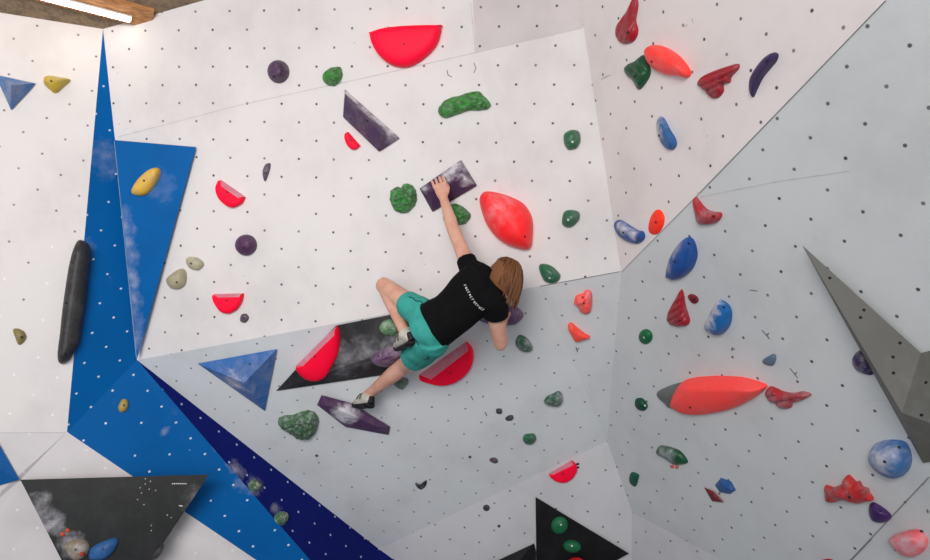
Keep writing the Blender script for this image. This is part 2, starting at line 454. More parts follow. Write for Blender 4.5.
def add_bolt(o, px, r=.0065, mat=None):
    h = cast(*px)
    if not h: return
    p, n = h[0], h[1]
    a = n.orthogonal().normalized(); b = n.cross(a)
    vs, fs = [], []
    prof = ((r, -.006), (r, .002), (r * .85, .0035), (r * .5, .0035), (r * .45, -.001)) if mat is None else ((r, -.006), (r, .0006), (r * .8, .0012), (r * .5, .0013), (r * .2, .0013))
    for rr, hh in prof:
        for i in range(12):
            t = 2 * math.pi * i / 12; vs.append(p + (a * math.cos(t) + b * math.sin(t)) * rr + n * hh)
    for k in range(len(prof) - 1):
        for i in range(12):
            j = (i + 1) % 12; fs.append((k * 12 + i, k * 12 + j, k * 12 + 12 + j, k * 12 + 12 + i))
    fs.append(tuple(range(12))[::-1]); fs.append(tuple(range(48, 60)))
    return mkobj('bolt', vs, fs, mat or BOLT, parent=o, smooth=40)
def poly(name, label, vpx, faces, mat, on=None, group=None, cat='climbing volume', plane=None, bevel=0, base=None, bolt=None):
    """faceted volume: vpx = (px, py, height off the wall); faces index vpx; base = ring of vertices lying on the wall"""
    p0, n = plane or plane_at(on)
    vs = [hit_plane(p0, n, h if h else .012, x, y) for x, y, h in vpx]
    fs = list(faces)
    if base: fs.append(tuple(base))
    bm = bmesh.new(); bv = [bm.verts.new(v) for v in vs]
    for f in fs: bm.faces.new([bv[i] for i in f])
    bmesh.ops.recalc_face_normals(bm, faces=bm.faces)
    bm.verts.index_update(); BS = set(base or ())
    if bevel: bmesh.ops.bevel(bm, geom=[e for e in bm.edges if not (base and all(v.index in BS for v in e.verts))], offset=bevel, segments=2, affect='EDGES', profile=.5)
    bm.verts.index_update(); v2 = [v.co.copy() for v in bm.verts]; f2 = [tuple(v.index for v in f.verts) for f in bm.faces]; bm.free()
    o = mkobj(name, v2, f2, mat, smooth=25, origin=p0)
    add_bvh(v2, f2, name + str(len(BV))); o['_n'] = tuple(n)
    tag(o, label, cat, group)
    if bolt: add_bolt(o, bolt)
    return o
RED = (278, 10, 62); CORAL = (286, 70, 60); PURP = (86, 56, 92); DPURP = (66, 38, 82); GRN = (52, 124, 52); DGRN = (14, 92, 60); BLU = (44, 104, 172)
MAR = (170, 26, 42); BLACK = (34, 34, 36); TAN = (176, 164, 122); YEL = (206, 172, 40)
def hpt(x, y, off=0.0):
    h = cast(x, y); return h[0] + h[1] * off
LEDGE = plain('chalk_rubbed_red', (226, 128, 148), .7, mott=.06, nscale=14, dust=.45, dustcol=(226, 206, 212), spec=.2)
GR = 'red half-disc holds'; GG = 'rough green holds'; GS = 'smooth dark green holds'; GP = 'purple holds'

# ---- big volumes first
WEDGE = plain('blue_wedge_paint', BLUE, .5, mott=.05, nscale=4, spec=.1, spots=[(V(124, 215, 4.18), .075, .45, V(135, 345, 4.22)), (V(158, 185, 4.15), .13, .2)])
poly('climbing_volume', 'tall blue wedge panel tapering to a point beside the tall blue corner strip', [(115, 140, .02), (196, 147, .03), (137, 359, .07), (115.3, 140.5, .09)],
     [(0, 1, 3), (1, 2, 3), (2, 0, 3)], WEDGE, plane=(R1, nC), base=(0, 1, 2))
VBLUE = hm('chalky_blue_volume', (56, 112, 176), mott=.12, dust=.35, nscale=6, rough=.5)
poly('climbing_volume', 'small blue pyramid volume cut by the left picture edge, beside a yellow hold', z('a', [(-20, 288)])[0:1] and [(-5, 74.5, 0), (35.7, 83.4, 0), (11, 110, 0), (11, 85, .11)],
     [(0, 1, 3), (1, 2, 3), (2, 0, 3)], VBLUE, on=(15, 95), base=(0, 1, 2))
poly('climbing_volume', 'blue chalky pyramid volume pointing left, left of the black volume', [(197.5, 363.5, 0), (277, 349, 0), (264.7, 411, 0), (244, 383, .12)],
     [(0, 1, 3), (1, 2, 3), (2, 0, 3)], plain('chalky_blue_pyramid', (44, 106, 178), .5, mott=.1, nscale=6, dust=.2, spots=[(hpt(232, 376, .09), .13, 1.1), (hpt(244, 378, .1), .12, .6)]), on=(240, 378), base=(0, 1, 2), bolt=(250, 364))
BLK = plain('worn_black_volume_paint', BLACK, .55, mott=.1, nscale=5, dust=.16, spots=[(hpt(372, 345, .09), .14, .35, hpt(352, 352, .06)), (hpt(398, 338, .1), .12, .4), (hpt(345, 368, .04), .1, .4)], dustcol=(120, 118, 122))
poly('climbing_volume', 'long black wedge volume with white chalk scuffs behind the climber\'s knees', [(276, 391, 0), (336, 325.5, 0), (425, 308, 0), (432, 358, 0), (383, 375, 0), (394, 349, .12)],
     [(0, 1, 5), (1, 2, 5), (2, 3, 5), (3, 4, 5), (4, 0, 5)], BLK, on=(340, 360), base=(0, 1, 2, 3, 4))
BLK2 = plain('black_volume_paint', (13, 13, 14), .5, mott=.1, nscale=9, dust=.05, dustcol=(110, 112, 116))
poly('climbing_volume', 'black triangular volume with two round green holds at the bottom edge', [(535.5, 497, 0), (629, 553.5, 0), (537, 604, 0), (562, 545, .045)],
     [(0, 1, 3), (1, 2, 3), (2, 0, 3)], BLK2, on=(560, 540), base=(0, 1, 2))
poly('climbing_volume', 'low black volume just left of the black triangle at the bottom edge', [(534, 543.5, 0), (536, 552, 0), (536, 606, 0), (462, 577, 0), (518, 562, .05)],
     [(0, 1, 4), (1, 2, 4), (2, 3, 4), (3, 0, 4)], BLK2, on=(515, 560), base=(0, 1, 2, 3))
pa, pb, pc = V(20, 480, 3.88), V(209, 474.5, 4.15), V(101, 637, 3.92)
BTRI = plain('scuffed_black_volume', (24, 26, 26), .5, mott=.12, nscale=5, dust=.12, dustcol=(92, 96, 96), spots=[(V(40, 503, 3.9), .09, .75, V(52, 525, 3.88)), (V(72, 545, 3.9), .10, .7), (V(195, 500, 4.1), .1, .25)])
pn = newell([pa, pb, pc])
bt = poly('climbing_volume', 'large black inverted triangle volume with chalk smear at the bottom left corner', [(20.3, 479.7, 0), (209, 474.5, 0), (101, 637, 0), (96, 560, .03), (35, 492, -.14), (190, 488, -.2), (101, 620, -.12)],
     [(0, 1, 3), (1, 2, 3), (2, 0, 3), (0, 4, 5, 1), (1, 5, 6, 2), (2, 6, 4, 0), (4, 6, 5)], BTRI, plane=(pa, pn))
WPRINT = plain('white_print', (225, 225, 225), .6)
def quads_on(name, segs, width, mat, parent, off=.002):
    vs, fs = [], []
    for (x0, y0, x1, y1) in segs:
        a, b = cast(x0, y0), cast(x1, y1)
        if not a or not b: continue
        n = (a[1] + b[1]).normalized(); p, q = a[0] + n * off, b[0] + n * off
        t = (q - p).normalized().cross(n).normalized() * width * .5
        k = len(vs); vs += [p + t, q + t, q - t, p - t] + [v - n * .0015 for v in (p + t, q + t, q - t, p - t)]
        fs += [(k, k + 1, k + 2, k + 3), (k + 7, k + 6, k + 5, k + 4), (k, k + 4, k + 5, k + 1), (k + 1, k + 5, k + 6, k + 2), (k + 2, k + 6, k + 7, k + 3), (k + 3, k + 7, k + 4, k)]
    if vs: return mkobj(name, vs, fs, mat, parent=parent)
for i in range(8): quads_on('print_letter', [(172 + i * 1.9, 483.6, 173.2 + i * 1.9, 483.7)], .006, WPRINT, bt)
quads_on('print_dash', [(179, 505.5, 182.5, 506)], .006, WPRINT, bt)
CHIP = plain('pale_chips', (200, 198, 196), .7)
for x, y in z('d', [(560, 265), (575, 285), (545, 300), (530, 325), (583, 425), (583, 445), (600, 290), (555, 345), (645, 385), (660, 395), (560, 245), (580, 255), (540, 280)]):
    quads_on('paint_chip', [(x, y, x + .7, y + .6)], .006, CHIP, bt)
poly('climbing_volume', 'blue triangular volume cut by the left picture edge above the black triangle', [(-14, 421, 0), (19.3, 479.8, 0), (-14, 489, 0), (-3, 468, .04)],
     [(0, 1, 3), (1, 2, 3), (2, 0, 3)], hm('blue_volume_paint', BLUE, mott=.05, nscale=5, rough=.5), on=(5, 470), base=(0, 1, 2))
GVOL = plain('grey_volume_paint', (108, 108, 102), .6, mott=.04, nscale=4, spots=[(hpt(924, 395), .25, .15)])
gv = poly('climbing_volume', 'large grey angular volume tapering to a point, cut by the right picture edge', [(802, 245, .05), (921, 353, 0), (990, 336, 0), (1010, 450, 0), (923, 463, 0), (902, 413, .18)],
     [(0, 1, 5), (1, 2, 5), (2, 3, 5), (3, 4, 5), (4, 0, 5)], GVOL, on=(880, 330), base=(0, 1, 2, 3, 4))
HOLE = plain('bolt_hole', (18, 18, 20), .7)
for px in [(829.8, 278), (864, 310), (860.5, 317.5), (900, 343), (893, 357), (893.5, 373), (926, 382.5), (921.5, 415)]:
    bo = add_bolt(gv, px, r=.0062, mat=HOLE)
    if bo: bo.name = 'bolt_hole'
poly('climbing_hold', 'long faceted dark purple prism hold sloping down right, under the large red half-disc', [p + (h,) for p, h in zip(z('e', [(443, 345), (655, 533), (576, 586), (436, 452), (444, 374), (588, 522)]), (0, 0, 0, 0, .1, .1))],
     [(0, 1, 5, 4), (4, 5, 2, 3), (1, 2, 5), (0, 4, 3)], plain('dusty_purple_lit_top', (80, 56, 88), .5, mott=.12, dust=.2, nscale=9, spots=[(hpt(349, 97, .03), .045, 1.5, hpt(392, 131, .03)), (hpt(396, 138, .03), .07, .8)]), on=(370, 120), base=(0, 1, 2, 3), cat='climbing hold', group=GP, bevel=.004, bolt=(367.2, 121))  # pale streak along the top face: caught light painted in with the dust
ph = plain('chalked_purple_block', (76, 42, 82), .5, mott=.15, nscale=9, dust=.06, spots=[(hpt(446, 172, .05), .09, 1.9, hpt(458, 166, .05)), (hpt(468, 180, .07), .07, 1.4), (hpt(426, 188, .05), .05, 1.2)])
poly('climbing_hold', 'purple chalky block hold gripped by the climber\'s raised left hand', [(419.5, 188.6, 0), (461, 159.8, 0), (477, 185.5, 0), (432.5, 212, 0), (431, 192, .1), (461.5, 178, .1)],
     [(0, 1, 5, 4), (4, 5, 2, 3), (1, 2, 5), (0, 4, 3)], ph, on=(448, 186), base=(0, 1, 2, 3), cat='climbing hold', group=GP, bevel=.004, bolt=(452, 199))
fh = plain('chalked_purple_foothold', (82, 44, 90), .5, mott=.15, nscale=9, dust=.1, spots=[(hpt(343, 410, .07), .11, 2.2), (hpt(350, 408, .06), .09, 1.6), (hpt(345, 420, .06), .05, 1.5)])
poly('climbing_hold', 'long purple wedge hold under the climber\'s lower right foot', [(321.5, 395, 0), (351, 403, 0), (390, 426.5, 0), (388.5, 435, 0), (345.5, 427, 0), (317, 405, 0), (331, 407, .09), (378, 427, .07)],
     [(0, 1, 7, 6), (1, 2, 7), (2, 3, 7), (7, 3, 4, 6), (4, 5, 6), (5, 0, 6)], fh, on=(353, 414), base=(0, 1, 2, 3, 4, 5), cat='climbing hold', group=GP, bevel=.004, bolt=(345, 418))

# ---- red half-discs
RM = lambda *sp: plain('bright_red_resin', RED, .55, mott=.03, nscale=10, spots=[(hpt(x, y, .04), r, s) + ((hpt(x2, y2, .04),) if x2 else ()) for x, y, r, s, x2, y2 in sp], spec=.2)
dome('climbing_hold', 'largest red half-disc hold, flat side up, near the top of the wall', z('e', [(535, 127), (536, 126), (580, 110), (640, 101), (720, 96), (821, 95), (822, 96), (822, 122), (805, 172), (765, 217), (715, 251), (670, 262), (620, 251), (575, 217), (545, 168)]), .075,
     RM(), core=z('e', [(610, 150), (755, 135)]), N=90, pw=.5, group=GR, bolt=z('e', [(672, 170)])[0])
dome('climbing_hold', 'tiny red half-disc hold under the purple prism', z('f', [(455, -12), (505, 42), (490, 55), (470, 57), (452, 42), (441, 15), (443, -3)]), .035,
     RM(), core=z('f', [(455, 2), (487, 42)]), flat=True, pw=.45, group=GR, bolt=z('f', [(465, 20)])[0])
dome('climbing_hold', 'red half-disc hold with chalky sloping edge right of the blue wedge, above the purple ball', [(218.8, 179.5), (246, 197), (243, 203), (237, 206.5), (231, 207.8), (224, 204.5), (217.5, 197.5), (215.2, 188.5)], .045,
     RM(), ledge=LEDGE, core=[(221, 186), (238, 198)], flat=True, pw=.45, group=GR, bolt=(227, 192))
dome('climbing_hold', 'red half-disc hold with level flat top right of the beige holds', [(211.8, 294), (244.2, 293.2), (243, 301), (238, 309), (231, 313.3), (226, 313.8), (220, 311.2), (213.6, 302)], .045,
     RM(), ledge=LEDGE, core=[(218, 297.5), (239, 297)], flat=True, pw=.45, group=GR, bolt=(226.5, 300.5))
dome('climbing_hold', 'red half-disc hold mounted on the left end of the black wedge volume', z('P3', [(80, 292), (298, 78), (312, 120), (312, 170), (300, 230), (272, 290), (238, 345), (200, 369), (150, 367), (110, 342), (88, 315)]), .05,
     RM(), ledge=LEDGE, core=z('P3', [(118, 290), (280, 130)]), flat=True, on=(322, 352), group=GR, bolt=z('P3', [(180, 240)])[0])
dome('climbing_hold', 'large red half-disc hold with wide chalky ledge under the climber\'s hip', [(419, 377.5), (467, 341), (473, 349), (473.6, 358), (471, 368), (464.4, 377), (454, 384), (442, 386), (430, 383.5), (421, 380.5)], .055,
     RM(), ledge=LEDGE, core=[(431, 379.5), (468, 351)], flat=True, pw=.45, group=GR, bolt=(450, 373))
hd = dome('climbing_hold', 'small chalky red half-disc hold above the bottom black triangle, right of grey wall', z('F2', [(690, 318), (828, 232), (854, 262), (855, 300), (830, 342), (790, 366), (745, 362), (708, 340)]), .035,
     RM(), ledge=LEDGE, core=z('F2', [(718, 318), (832, 262)]), flat=True, pw=.45, group=GR, bolt=z('F2', [(772, 312)])[0], on=(566, 476))
for yy in (464, 467.5):
    dome('wall_clip', 'small black clip beside the lowest red half-disc, %s of two' % ('upper' if yy < 465 else 'lower'), ell(577.6, yy, 1.8, 1.1, -10, 8), .012, hm('black_plastic', (24, 24, 26)), group='black clips', cat='clip', N=16, rings=4)
# ---- left side
YM = hm('mustard_resin', (198, 170, 44), mott=.1, dust=.25)
dome('climbing_hold', 'mustard yellow pointed hold by the small blue pyramid at upper left', z('a', [(168, 312), (172, 297), (195, 292), (240, 300), (273, 308), (245, 337), (215, 361), (190, 345), (172, 327)]), .06, YM, core=z('a', [(195, 315)]), bolt=z('a', [(198, 313)])[0])
dome('climbing_hold', 'elongated yellow hold tilted on the blue wedge panel', z('b', [(507, 222), (515, 198), (540, 163), (575, 135), (605, 126), (621, 137), (618, 165), (600, 195), (575, 225), (550, 236), (522, 234)]), .05,
     hm('amber_resin', (230, 184, 72), mott=.06, dust=.2), core=z('b', [(535, 205), (592, 155)]), bolt=z('b', [(556, 176)])[0])
dome('climbing_hold', 'small yellow hold low on the blue corner wall', z('c', [(457, 502), (470, 480), (488, 478), (496, 500), (486, 525), (465, 531), (456, 517)]), .035, hm('mustard_resin', (190, 160, 50), mott=.1, dust=.3), bolt=z('c', [(478, 503)])[0])
dome('climbing_hold', 'small olive half-moon hold at the far left', z('c', [(50, 212), (66, 206), (92, 217), (102, 240), (90, 262), (72, 270), (60, 245)]), .035, hm('olive_resin', (142, 126, 60), mott=.1, dust=.15), bolt=z('c', [(84, 240)])[0])
bl = dome('climbing_hold', 'long black slab hold standing upright on the left edge of the blue strip', [(x, y) for x, y in z('b', [(298, 411), (318, 405), (342, 422), (352, 452), (349, 500)]) + z('c', [(342, 10), (335, 90), (320, 185), (308, 260), (288, 295), (265, 330), (240, 343), (226, 335), (222, 300), (232, 220), (240, 140), (251, 60), (262, -10)]) + z('b', [(268, 500), (281, 450)])], .10,
     plain('charcoal_hold_resin', (44, 44, 45), .5, mott=.15, nscale=14, dust=.35, dustcol=(110, 110, 108), bump=.3), core=[(78, 258), (66, 345)], on=(66, 310), N=60, pw=.85, bolt=(72, 262))
for t, px in enumerate(z('c', [(255, 108), (252, 303)])): add_bolt(bl, px)
dome('climbing_hold', 'beige rounded hold, lower left of the beige pair beside the blue wedge', [(166, 279), (171, 274), (180.5, 268.5), (186, 271), (187, 279), (185, 285.5), (178.6, 289.4), (171, 288.4), (167, 284)], .06, hm('beige_resin', (182, 172, 136), mott=.12, dust=.25), group='beige holds', bolt=z('c', [(683, 28)])[0])
dome('climbing_hold', 'small beige hold with olive lower edge, upper right of the beige pair', z('b', [(718, 482), (730, 470), (760, 472), (785, 488), (789, 505), (770, 523), (745, 521), (725, 506)]), .045, hm('pale_beige_resin', (192, 186, 152), mott=.15, dust=.3), group='beige holds', bolt=z('b', [(738, 496)])[0])
dome('climbing_hold', 'round dark purple ball hold near the upper left of the wall', z('e', ell(187, 277, 43, 45)), .08, hm('mottled_purple', (88, 58, 92), mott=.3, nscale=30, dust=.15), group=GP, bolt=z('e', [(170, 295)])[0])
dome('climbing_hold', 'round dark purple ball hold left of centre, between two red half-discs', z('f', ell(62, 425, 43, 41)), .07, hm('deep_purple', (84, 46, 84), mott=.08, nscale=20, dust=.1), group=GP, bolt=z('f', [(53, 436)])[0])
dome('climbing_hold', 'tiny upright purple chip hold above the purple ball', z('f', [(125, 137), (138, 110), (158, 108), (154, 138), (141, 174), (133, 180), (126, 162)]), .03, hm('dull_purple', (90, 72, 96), mott=.15, dust=.25), group=GP, bolt=z('f', [(137, 148)])[0], N=30)
dome('climbing_hold', 'tiny dark purple knob just right of the level red half-disc', z('g', [(38, 170), (45, 151), (64, 149), (74, 166), (61, 185), (43, 182)]), .025, hm('dark_plum', (84, 66, 82), mott=.15, dust=.2), group=GP, bolt=z('g', [(52, 167)])[0], N=30)
# ---- rough green holds
GM = hm('rough_green_resin', (62, 146, 58), mott=.3, nscale=40, dust=.18, bump=.5)
GC = hm('chalky_green_resin', (84, 124, 84), mott=.25, nscale=30, dust=.95, bump=.5, dustcol=(200, 206, 190))
dome('climbing_hold', 'small rough green nugget hold above the purple prism', z('e', [(357, 300), (362, 280), (385, 265), (405, 257), (427, 260), (436, 285), (428, 312), (405, 333), (380, 331), (362, 318)]), .065, GM, rough=.022, group=GG)
dome('climbing_hold', 'long rough green hold right of the purple prism', z('e', [(803, 437), (815, 402), (850, 377), (890, 368)]) + z('i', [(30, 358), (72, 352), (88, 370), (108, 386), (119, 406), (105, 421), (70, 426), (30, 429)]) + z('e', [(880, 441), (830, 456)]), .06, GM, rough=.03, core=[(447, 107), (481, 101)], group=GG)
dome('climbing_hold', 'round lumpy green hold left of the climber\'s raised hand', z('f', [(616, 242), (621, 214), (645, 199), (660, 204), (672, 187), (700, 191), (719, 214), (723, 242), (713, 276), (690, 297), (668, 303), (640, 296), (621, 270)]), .085, hm('rough_green_resin_b', (64, 148, 66), mott=.35, nscale=34, dust=.22, bump=.4), rough=.034, lump=34, group=GG)
dome('climbing_hold', 'lumpy green hold half hidden behind the climber\'s raised forearm', z('P1', [(428, 290), (445, 250), (470, 230), (495, 225), (530, 240), (560, 265), (573, 292), (555, 321), (525, 336), (480, 331), (436, 316)]), .06, hm('rough_green_resin_b', (64, 148, 66), mott=.35, nscale=34, dust=.22, bump=.4), rough=.028, lump=34, group=GG)
dome('climbing_hold', 'large chalky green rock hold below the black wedge volume', z('g', [(188, 552), (213, 540), (245, 538), (285, 521), (322, 521), (346, 546)]) + z('h', [(346, 38), (331, 80), (300, 99), (265, 96), (240, 76), (205, 56), (185, 30)]), .09, plain('chalked_green_rock', (74, 114, 78), .6, mott=.2, nscale=24, dust=.8, bump=.5, dustcol=(176, 192, 178)), rough=.03, lump=40, group=GG)
dome('climbing_hold', 'chalk-covered green hold on the black volume by the climber\'s bent knee', z('P3', [(514, 97), (524, 65), (545, 49), (577, 47), (602, 75), (611, 106), (595, 126), (560, 133), (528, 121)]), .06, hm('chalky_green_resin_b', (104, 156, 110), mott=.2, nscale=30, dust=.75, bump=.4, dustcol=(196, 212, 192)), rough=.024, on=(383, 330), group=GG)
dome('climbing_hold', 'small dull green hold showing under the climber\'s right calf', z('P3', [(580, 366), (600, 349), (650, 348), (664, 370), (640, 406), (624, 411), (593, 390)]), .05, hm('dull_green_resin', (98, 128, 106), mott=.2, dust=.4), rough=.012, group=GG, on=(402, 381))
dome('climbing_hold', 'small chalky green knob, upper of two on the navy stripe', z('h', [(70, 266), (85, 250), (110, 257), (121, 280), (101, 299), (80, 287)]), .05, GC, rough=.02, group=GG, on=(258, 487), lump=34)
dome('climbing_hold', 'small chalky green knob, lower of two on the navy stripe', z('h', [(171, 391), (190, 371), (215, 375), (226, 400), (206, 426), (180, 416)]), .05, GC, rough=.02, group=GG, on=(286, 515), lump=34)
# ---- centre right smooth greens
SG = hm('bottle_green_resin', (24, 108, 68), mott=.2, nscale=14, dust=.18, rough=.35)
SGC = hm('dusty_bottle_green', (34, 96, 70), mott=.2, nscale=16, dust=.75, rough=.4)
def green(label, pts, h, m=SG, core=None, bolt=None, **k):
    return dome('climbing_hold', label, pts, h, m, core=core, group=GS, bolt=bolt, boltmat=WBOLT, **k)
green('small dark green knob hold with white bolt near the upper corner seam', [(563.4, 140), (565, 133), (571.5, 129.8), (578.5, 131), (580.6, 140), (578, 147), (573, 150), (567, 149.5)], .06, rough=.012, bolt=(572.5, 142))
green('small dark green hold right of the large coral lemon hold', z('j', [(393, 342), (400, 300), (425, 289), (461, 297), (464, 325), (440, 351), (415, 358)]), .05, bolt=z('j', [(418, 328)])[0])
green('dark green hold touching the seam right of the climber\'s head', [(538.8, 267), (543, 263.6), (552, 266), (560, 273.5), (560.7, 278), (557, 282.3), (549, 283.2), (543, 279)], .055, bolt=z('k', [(346, 12)])[0])
green('dusty dark green hold right of the climber\'s lowered elbow', z('F1', [(496, 82), (505, 45), (525, 27), (560, 45), (585, 75), (598, 110), (580, 128), (545, 129), (514, 112)]), .055, SGC)
green('dusty green angular hold in the middle of the lower grey wall', z('F1', [(661, 417), (685, 385), (720, 368), (750, 354), (771, 375), (773, 410), (755, 441), (720, 446), (675, 437)]), .055, SGC)
green('small round dark green hold above the small red half-disc', z('F2', [(539, 110), (550, 85), (580, 77), (605, 79), (618, 105), (605, 131), (580, 144), (550, 136)]), .045)
green('smooth green oval button hold below the red shell', z('D4', ell(440, 387, 41, 44, 0)), .04, hm('leaf_green_resin', (18, 112, 66), mott=.1), bolt=z('D4', [(430, 393)])[0])
green('small dark green knob left of the long coral hold', z('D5', [(376, 240), (385, 221), (415, 219), (440, 240), (453, 270), (435, 296), (400, 291), (380, 268)]), .045, hm('deep_green_resin', (12, 78, 52), mott=.15), bolt=z('D5', [(436, 265)])[0])
green('dark green pointed hold with pale chalk patch and pink crumbs below it', z('l', [(757, 136), (775, 117), (830, 129), (860, 148), (881, 181), (870, 191), (830, 193), (790, 166), (761, 151)]), .06,
      plain('chalk_patched_green', (20, 88, 52), .4, mott=.15, spots=[(hpt(670, 453, .05), .10, 1.1)]))
green('small flat dark green chip near the lower corner seam', z('l', [(653, 240), (664, 220), (693, 229), (692, 246), (680, 277), (658, 266)]), .03, hm('jade_resin', (12, 92, 70), mott=.08))
green('upper round green button hold on the bottom black triangle', z('G1', ell(695, 356, 49, 52, 30)), .04, hm('button_green', (30, 112, 72), mott=.1), bolt=z('G1', [(703, 353)])[0], on=(562, 524))
green('lower oval green button hold on the bottom black triangle', z('G1', ell(768, 478, 53, 38, 10)), .04, hm('button_green', (30, 112, 72), mott=.1), bolt=z('G1', [(767, 477)])[0], on=(571, 540))
dome('climbing_hold', 'red hold peeking in at the bottom edge below the green buttons', z('G1', ell(790, 580, 52, 38, 0)), .04, hm('crimson_resin', (190, 24, 36)), on=(571, 550))
for i, (x, y) in enumerate([(672.5, 466.5), (677, 467)]):
    dome('resin_crumb', ('left' if i == 0 else 'right') + ' pink crumb below the pointed green hold', ell(x, y, 2.0, 2.0, 0, 8), .014, hm('pink_resin', (244, 120, 110)), group='pink crumbs', cat='hold fragment', N=16, rings=4)
# ---- purple behind the head, foot hold on the black volume
dome('climbing_hold', 'lilac purple hold behind the climber\'s head and right shoulder', [(478, 318), (495, 309), (505, 306), (514, 305.5), (521, 310.5), (523.5, 316), (519, 322), (513, 325), (500, 325.5), (484, 323)], .07, hm('lilac_resin', (112, 78, 122), mott=.15, dust=.3), group=GP, on=(512, 317))
dome('climbing_hold', 'chalky purple foothold on the black volume under the climber\'s left shoe', z('P3', [(469, 256), (500, 228), (540, 204), (590, 182), (640, 190), (652, 216), (605, 265), (560, 296), (518, 292), (488, 281)]), .075, plain('chalky_purple_foothold', (106, 66, 112), .5, mott=.15, dust=.4, nscale=12, spots=[(hpt(398, 353, .06), .12, .8)]), group=GP, on=(386, 354), bolt=z('P3', [(510, 238)])[0])
# ---- corals
CM = hm('coral_resin', (276, 70, 62), mott=.04, nscale=8, dust=.14, rough=.45)
dome('climbing_hold', 'big coral lemon-shaped hold right of the climber\'s raised arm', z('j', [(75, 252), (85, 225), (107, 217), (150, 224), (200, 240), (245, 264), (272, 300), (283, 342), (281, 400), (276, 430), (262, 443), (235, 441), (185, 426), (140, 396), (105, 350), (85, 300)]), .14,
     plain('coral_lemon', (276, 40, 44), .45, mott=.05, nscale=8, dust=.05, spots=[(hpt(500, 208, .1), .14, .5)]), core=z('j', [(150, 285), (215, 365)]), bolt=z('j', [(250, 392)])[0], N=56)
cg = dome('climbing_hold', 'small lumpy coral hold with two bolts, upper of the coral pair', z('k', [(440, 107), (450, 80), (475, 70), (490, 56), (509, 65), (511, 100), (505, 141), (488, 151), (464, 141), (455, 120)]), .05, hm('salmon_resin', (280, 96, 88), mott=.1, dust=.4, nscale=20), rough=.014, group='coral knobs', bolt=z('k', [(478, 108)])[0])
add_bolt(cg, z('k', [(474, 87)])[0], .007)
dome('climbing_hold', 'small coral three-cornered hold, lower of the coral pair', z('k', [(416, 196), (429, 182), (450, 200), (480, 225), (503, 241), (485, 249), (450, 259), (435, 241), (425, 220)]), .045, hm('salmon_orange_resin', (280, 80, 58), mott=.08, dust=.2), group='coral knobs', core=z('k', [(445, 228)]), pw=.8)
dome('climbing_hold', 'coral egg-shaped hold high on the right wall touching a green one', z('D1', [(429, 307), (438, 277), (470, 261), (530, 268), (600, 300), (660, 350), (706, 417), (690, 452), (640, 443), (560, 436), (495, 406), (450, 361)]), .10, CM, core=z('D1', [(490, 320), (630, 400)]), bolt=z('D1', [(475, 358)])[0])
dome('climbing_hold', 'small flat coral oval hold left of the wall seam, right of a blue sausage hold', z('D3', [(455, 272), (470, 210), (500, 171), (530, 174), (551, 210), (546, 260), (520, 306), (490, 318), (464, 306)]), .03, hm('orange_red_resin', (278, 60, 34), mott=.06), bolt=z('D3', [(500, 245)])[0])
lc = dome('climbing_hold', 'long coral pod hold with grey tip low on the right wall', z('D5', [(580, 250), (600, 190), (645, 125), (720, 99), (850, 90)]) + z('o', [(100, 388), (200, 393), (280, 415), (300, 430), (275, 456), (220, 491), (150, 521), (60, 539), (0, 541)]) + z('D5', [(640, 308), (585, 275)]), .13,
     plain('coral_pod', (288, 84, 78), .5, mott=.03, nscale=8, dust=.06), core=[(690, 392), (742, 391)], N=60, bolt=z('D5', [(698, 275)])[0])
gt = dome('grey_tip', None, z('D5', [(503, 196), (530, 168), (645, 125), (720, 140), (700, 300), (585, 287), (550, 256), (518, 226)]), .06, hm('grey_resin', (112, 116, 114), mott=.08), core=z('D5', [(610, 210)]), parent=lc, on=(672, 395))
gt['label'] = 'grey pointed left tip'
dome('climbing_hold', 'pink rounded hold with red left end at the lower right corner', z('E6', [(688, 440), (720, 405), (800, 380), (870, 379), (916, 420), (921, 470), (890, 511), (840, 541), (790, 536), (728, 495)]), .11, plain('pink_hold_resin', (270, 92, 100), .5, mott=.05, dust=.1, nscale=10, spots=[(hpt(914, 543, .07), .15, 1.1), (hpt(905, 540, .07), .09, .5)]), core=z('E6', [(780, 450), (850, 450)]), on=(908, 545), bolt=z('E6', [(880, 392)])[0])
dome('climbing_hold', 'sliver of a red hold at the bottom edge, near the lower right seam', z('E6', ell(335, 572, 40, 22)), .04, hm('crimson_resin', (190, 24, 36)), on=(829, 556))
# ---- maroon shells and wings
RMr = hm('crimson_shell_resin', (172, 18, 38), mott=.12, nscale=12, dust=.12, rough=.4)
RMd = hm('dusty_crimson_resin', (186, 36, 46), mott=.12, nscale=12, dust=.35, rough=.45)
dome('climbing_hold', 'crimson teardrop shell hold with ridges cut by the top edge', z('D1', [(380, -25), (398, 10), (395, 60), (386, 120), (398, 170), (390, 215), (365, 246), (320, 256), (285, 236), (269, 196), (272, 150), (300, 110), (335, 58)]), .05, RMr, fit=False, groove=(.95, .3, .010, .62), core=z('D1', [(335, 190)]), N=72, rings=14, bolt=z('D1', [(335, 188)])[0])
dome('climbing_hold', 'crimson wing-shaped ridged hold pointing right, left of the purple banana', z('m', [(27, 327), (40, 300), (90, 275), (150, 255), (191, 246), (193, 266), (165, 296), (157, 321), (132, 326), (131, 356), (110, 381), (85, 381), (60, 356), (43, 341)]), .05, RMr, groove=(.35, .95, .011, .5), core=z('m', [(75, 330), (130, 290)]), N=72, rings=14, bolt=z('m', [(72, 348)])[0])
dome('climbing_hold', 'crimson boomerang hold just right of the wall seam', z('D3', [(712, 112), (730, 97), (750, 120), (790, 166), (840, 186), (881, 190), (886, 216), (860, 246), (810, 259), (765, 261), (739, 241), (728, 190)]), .07, RMd, core=z('D3', [(765, 215), (840, 218)]), bolt=z('D3', [(835, 212)])[0])
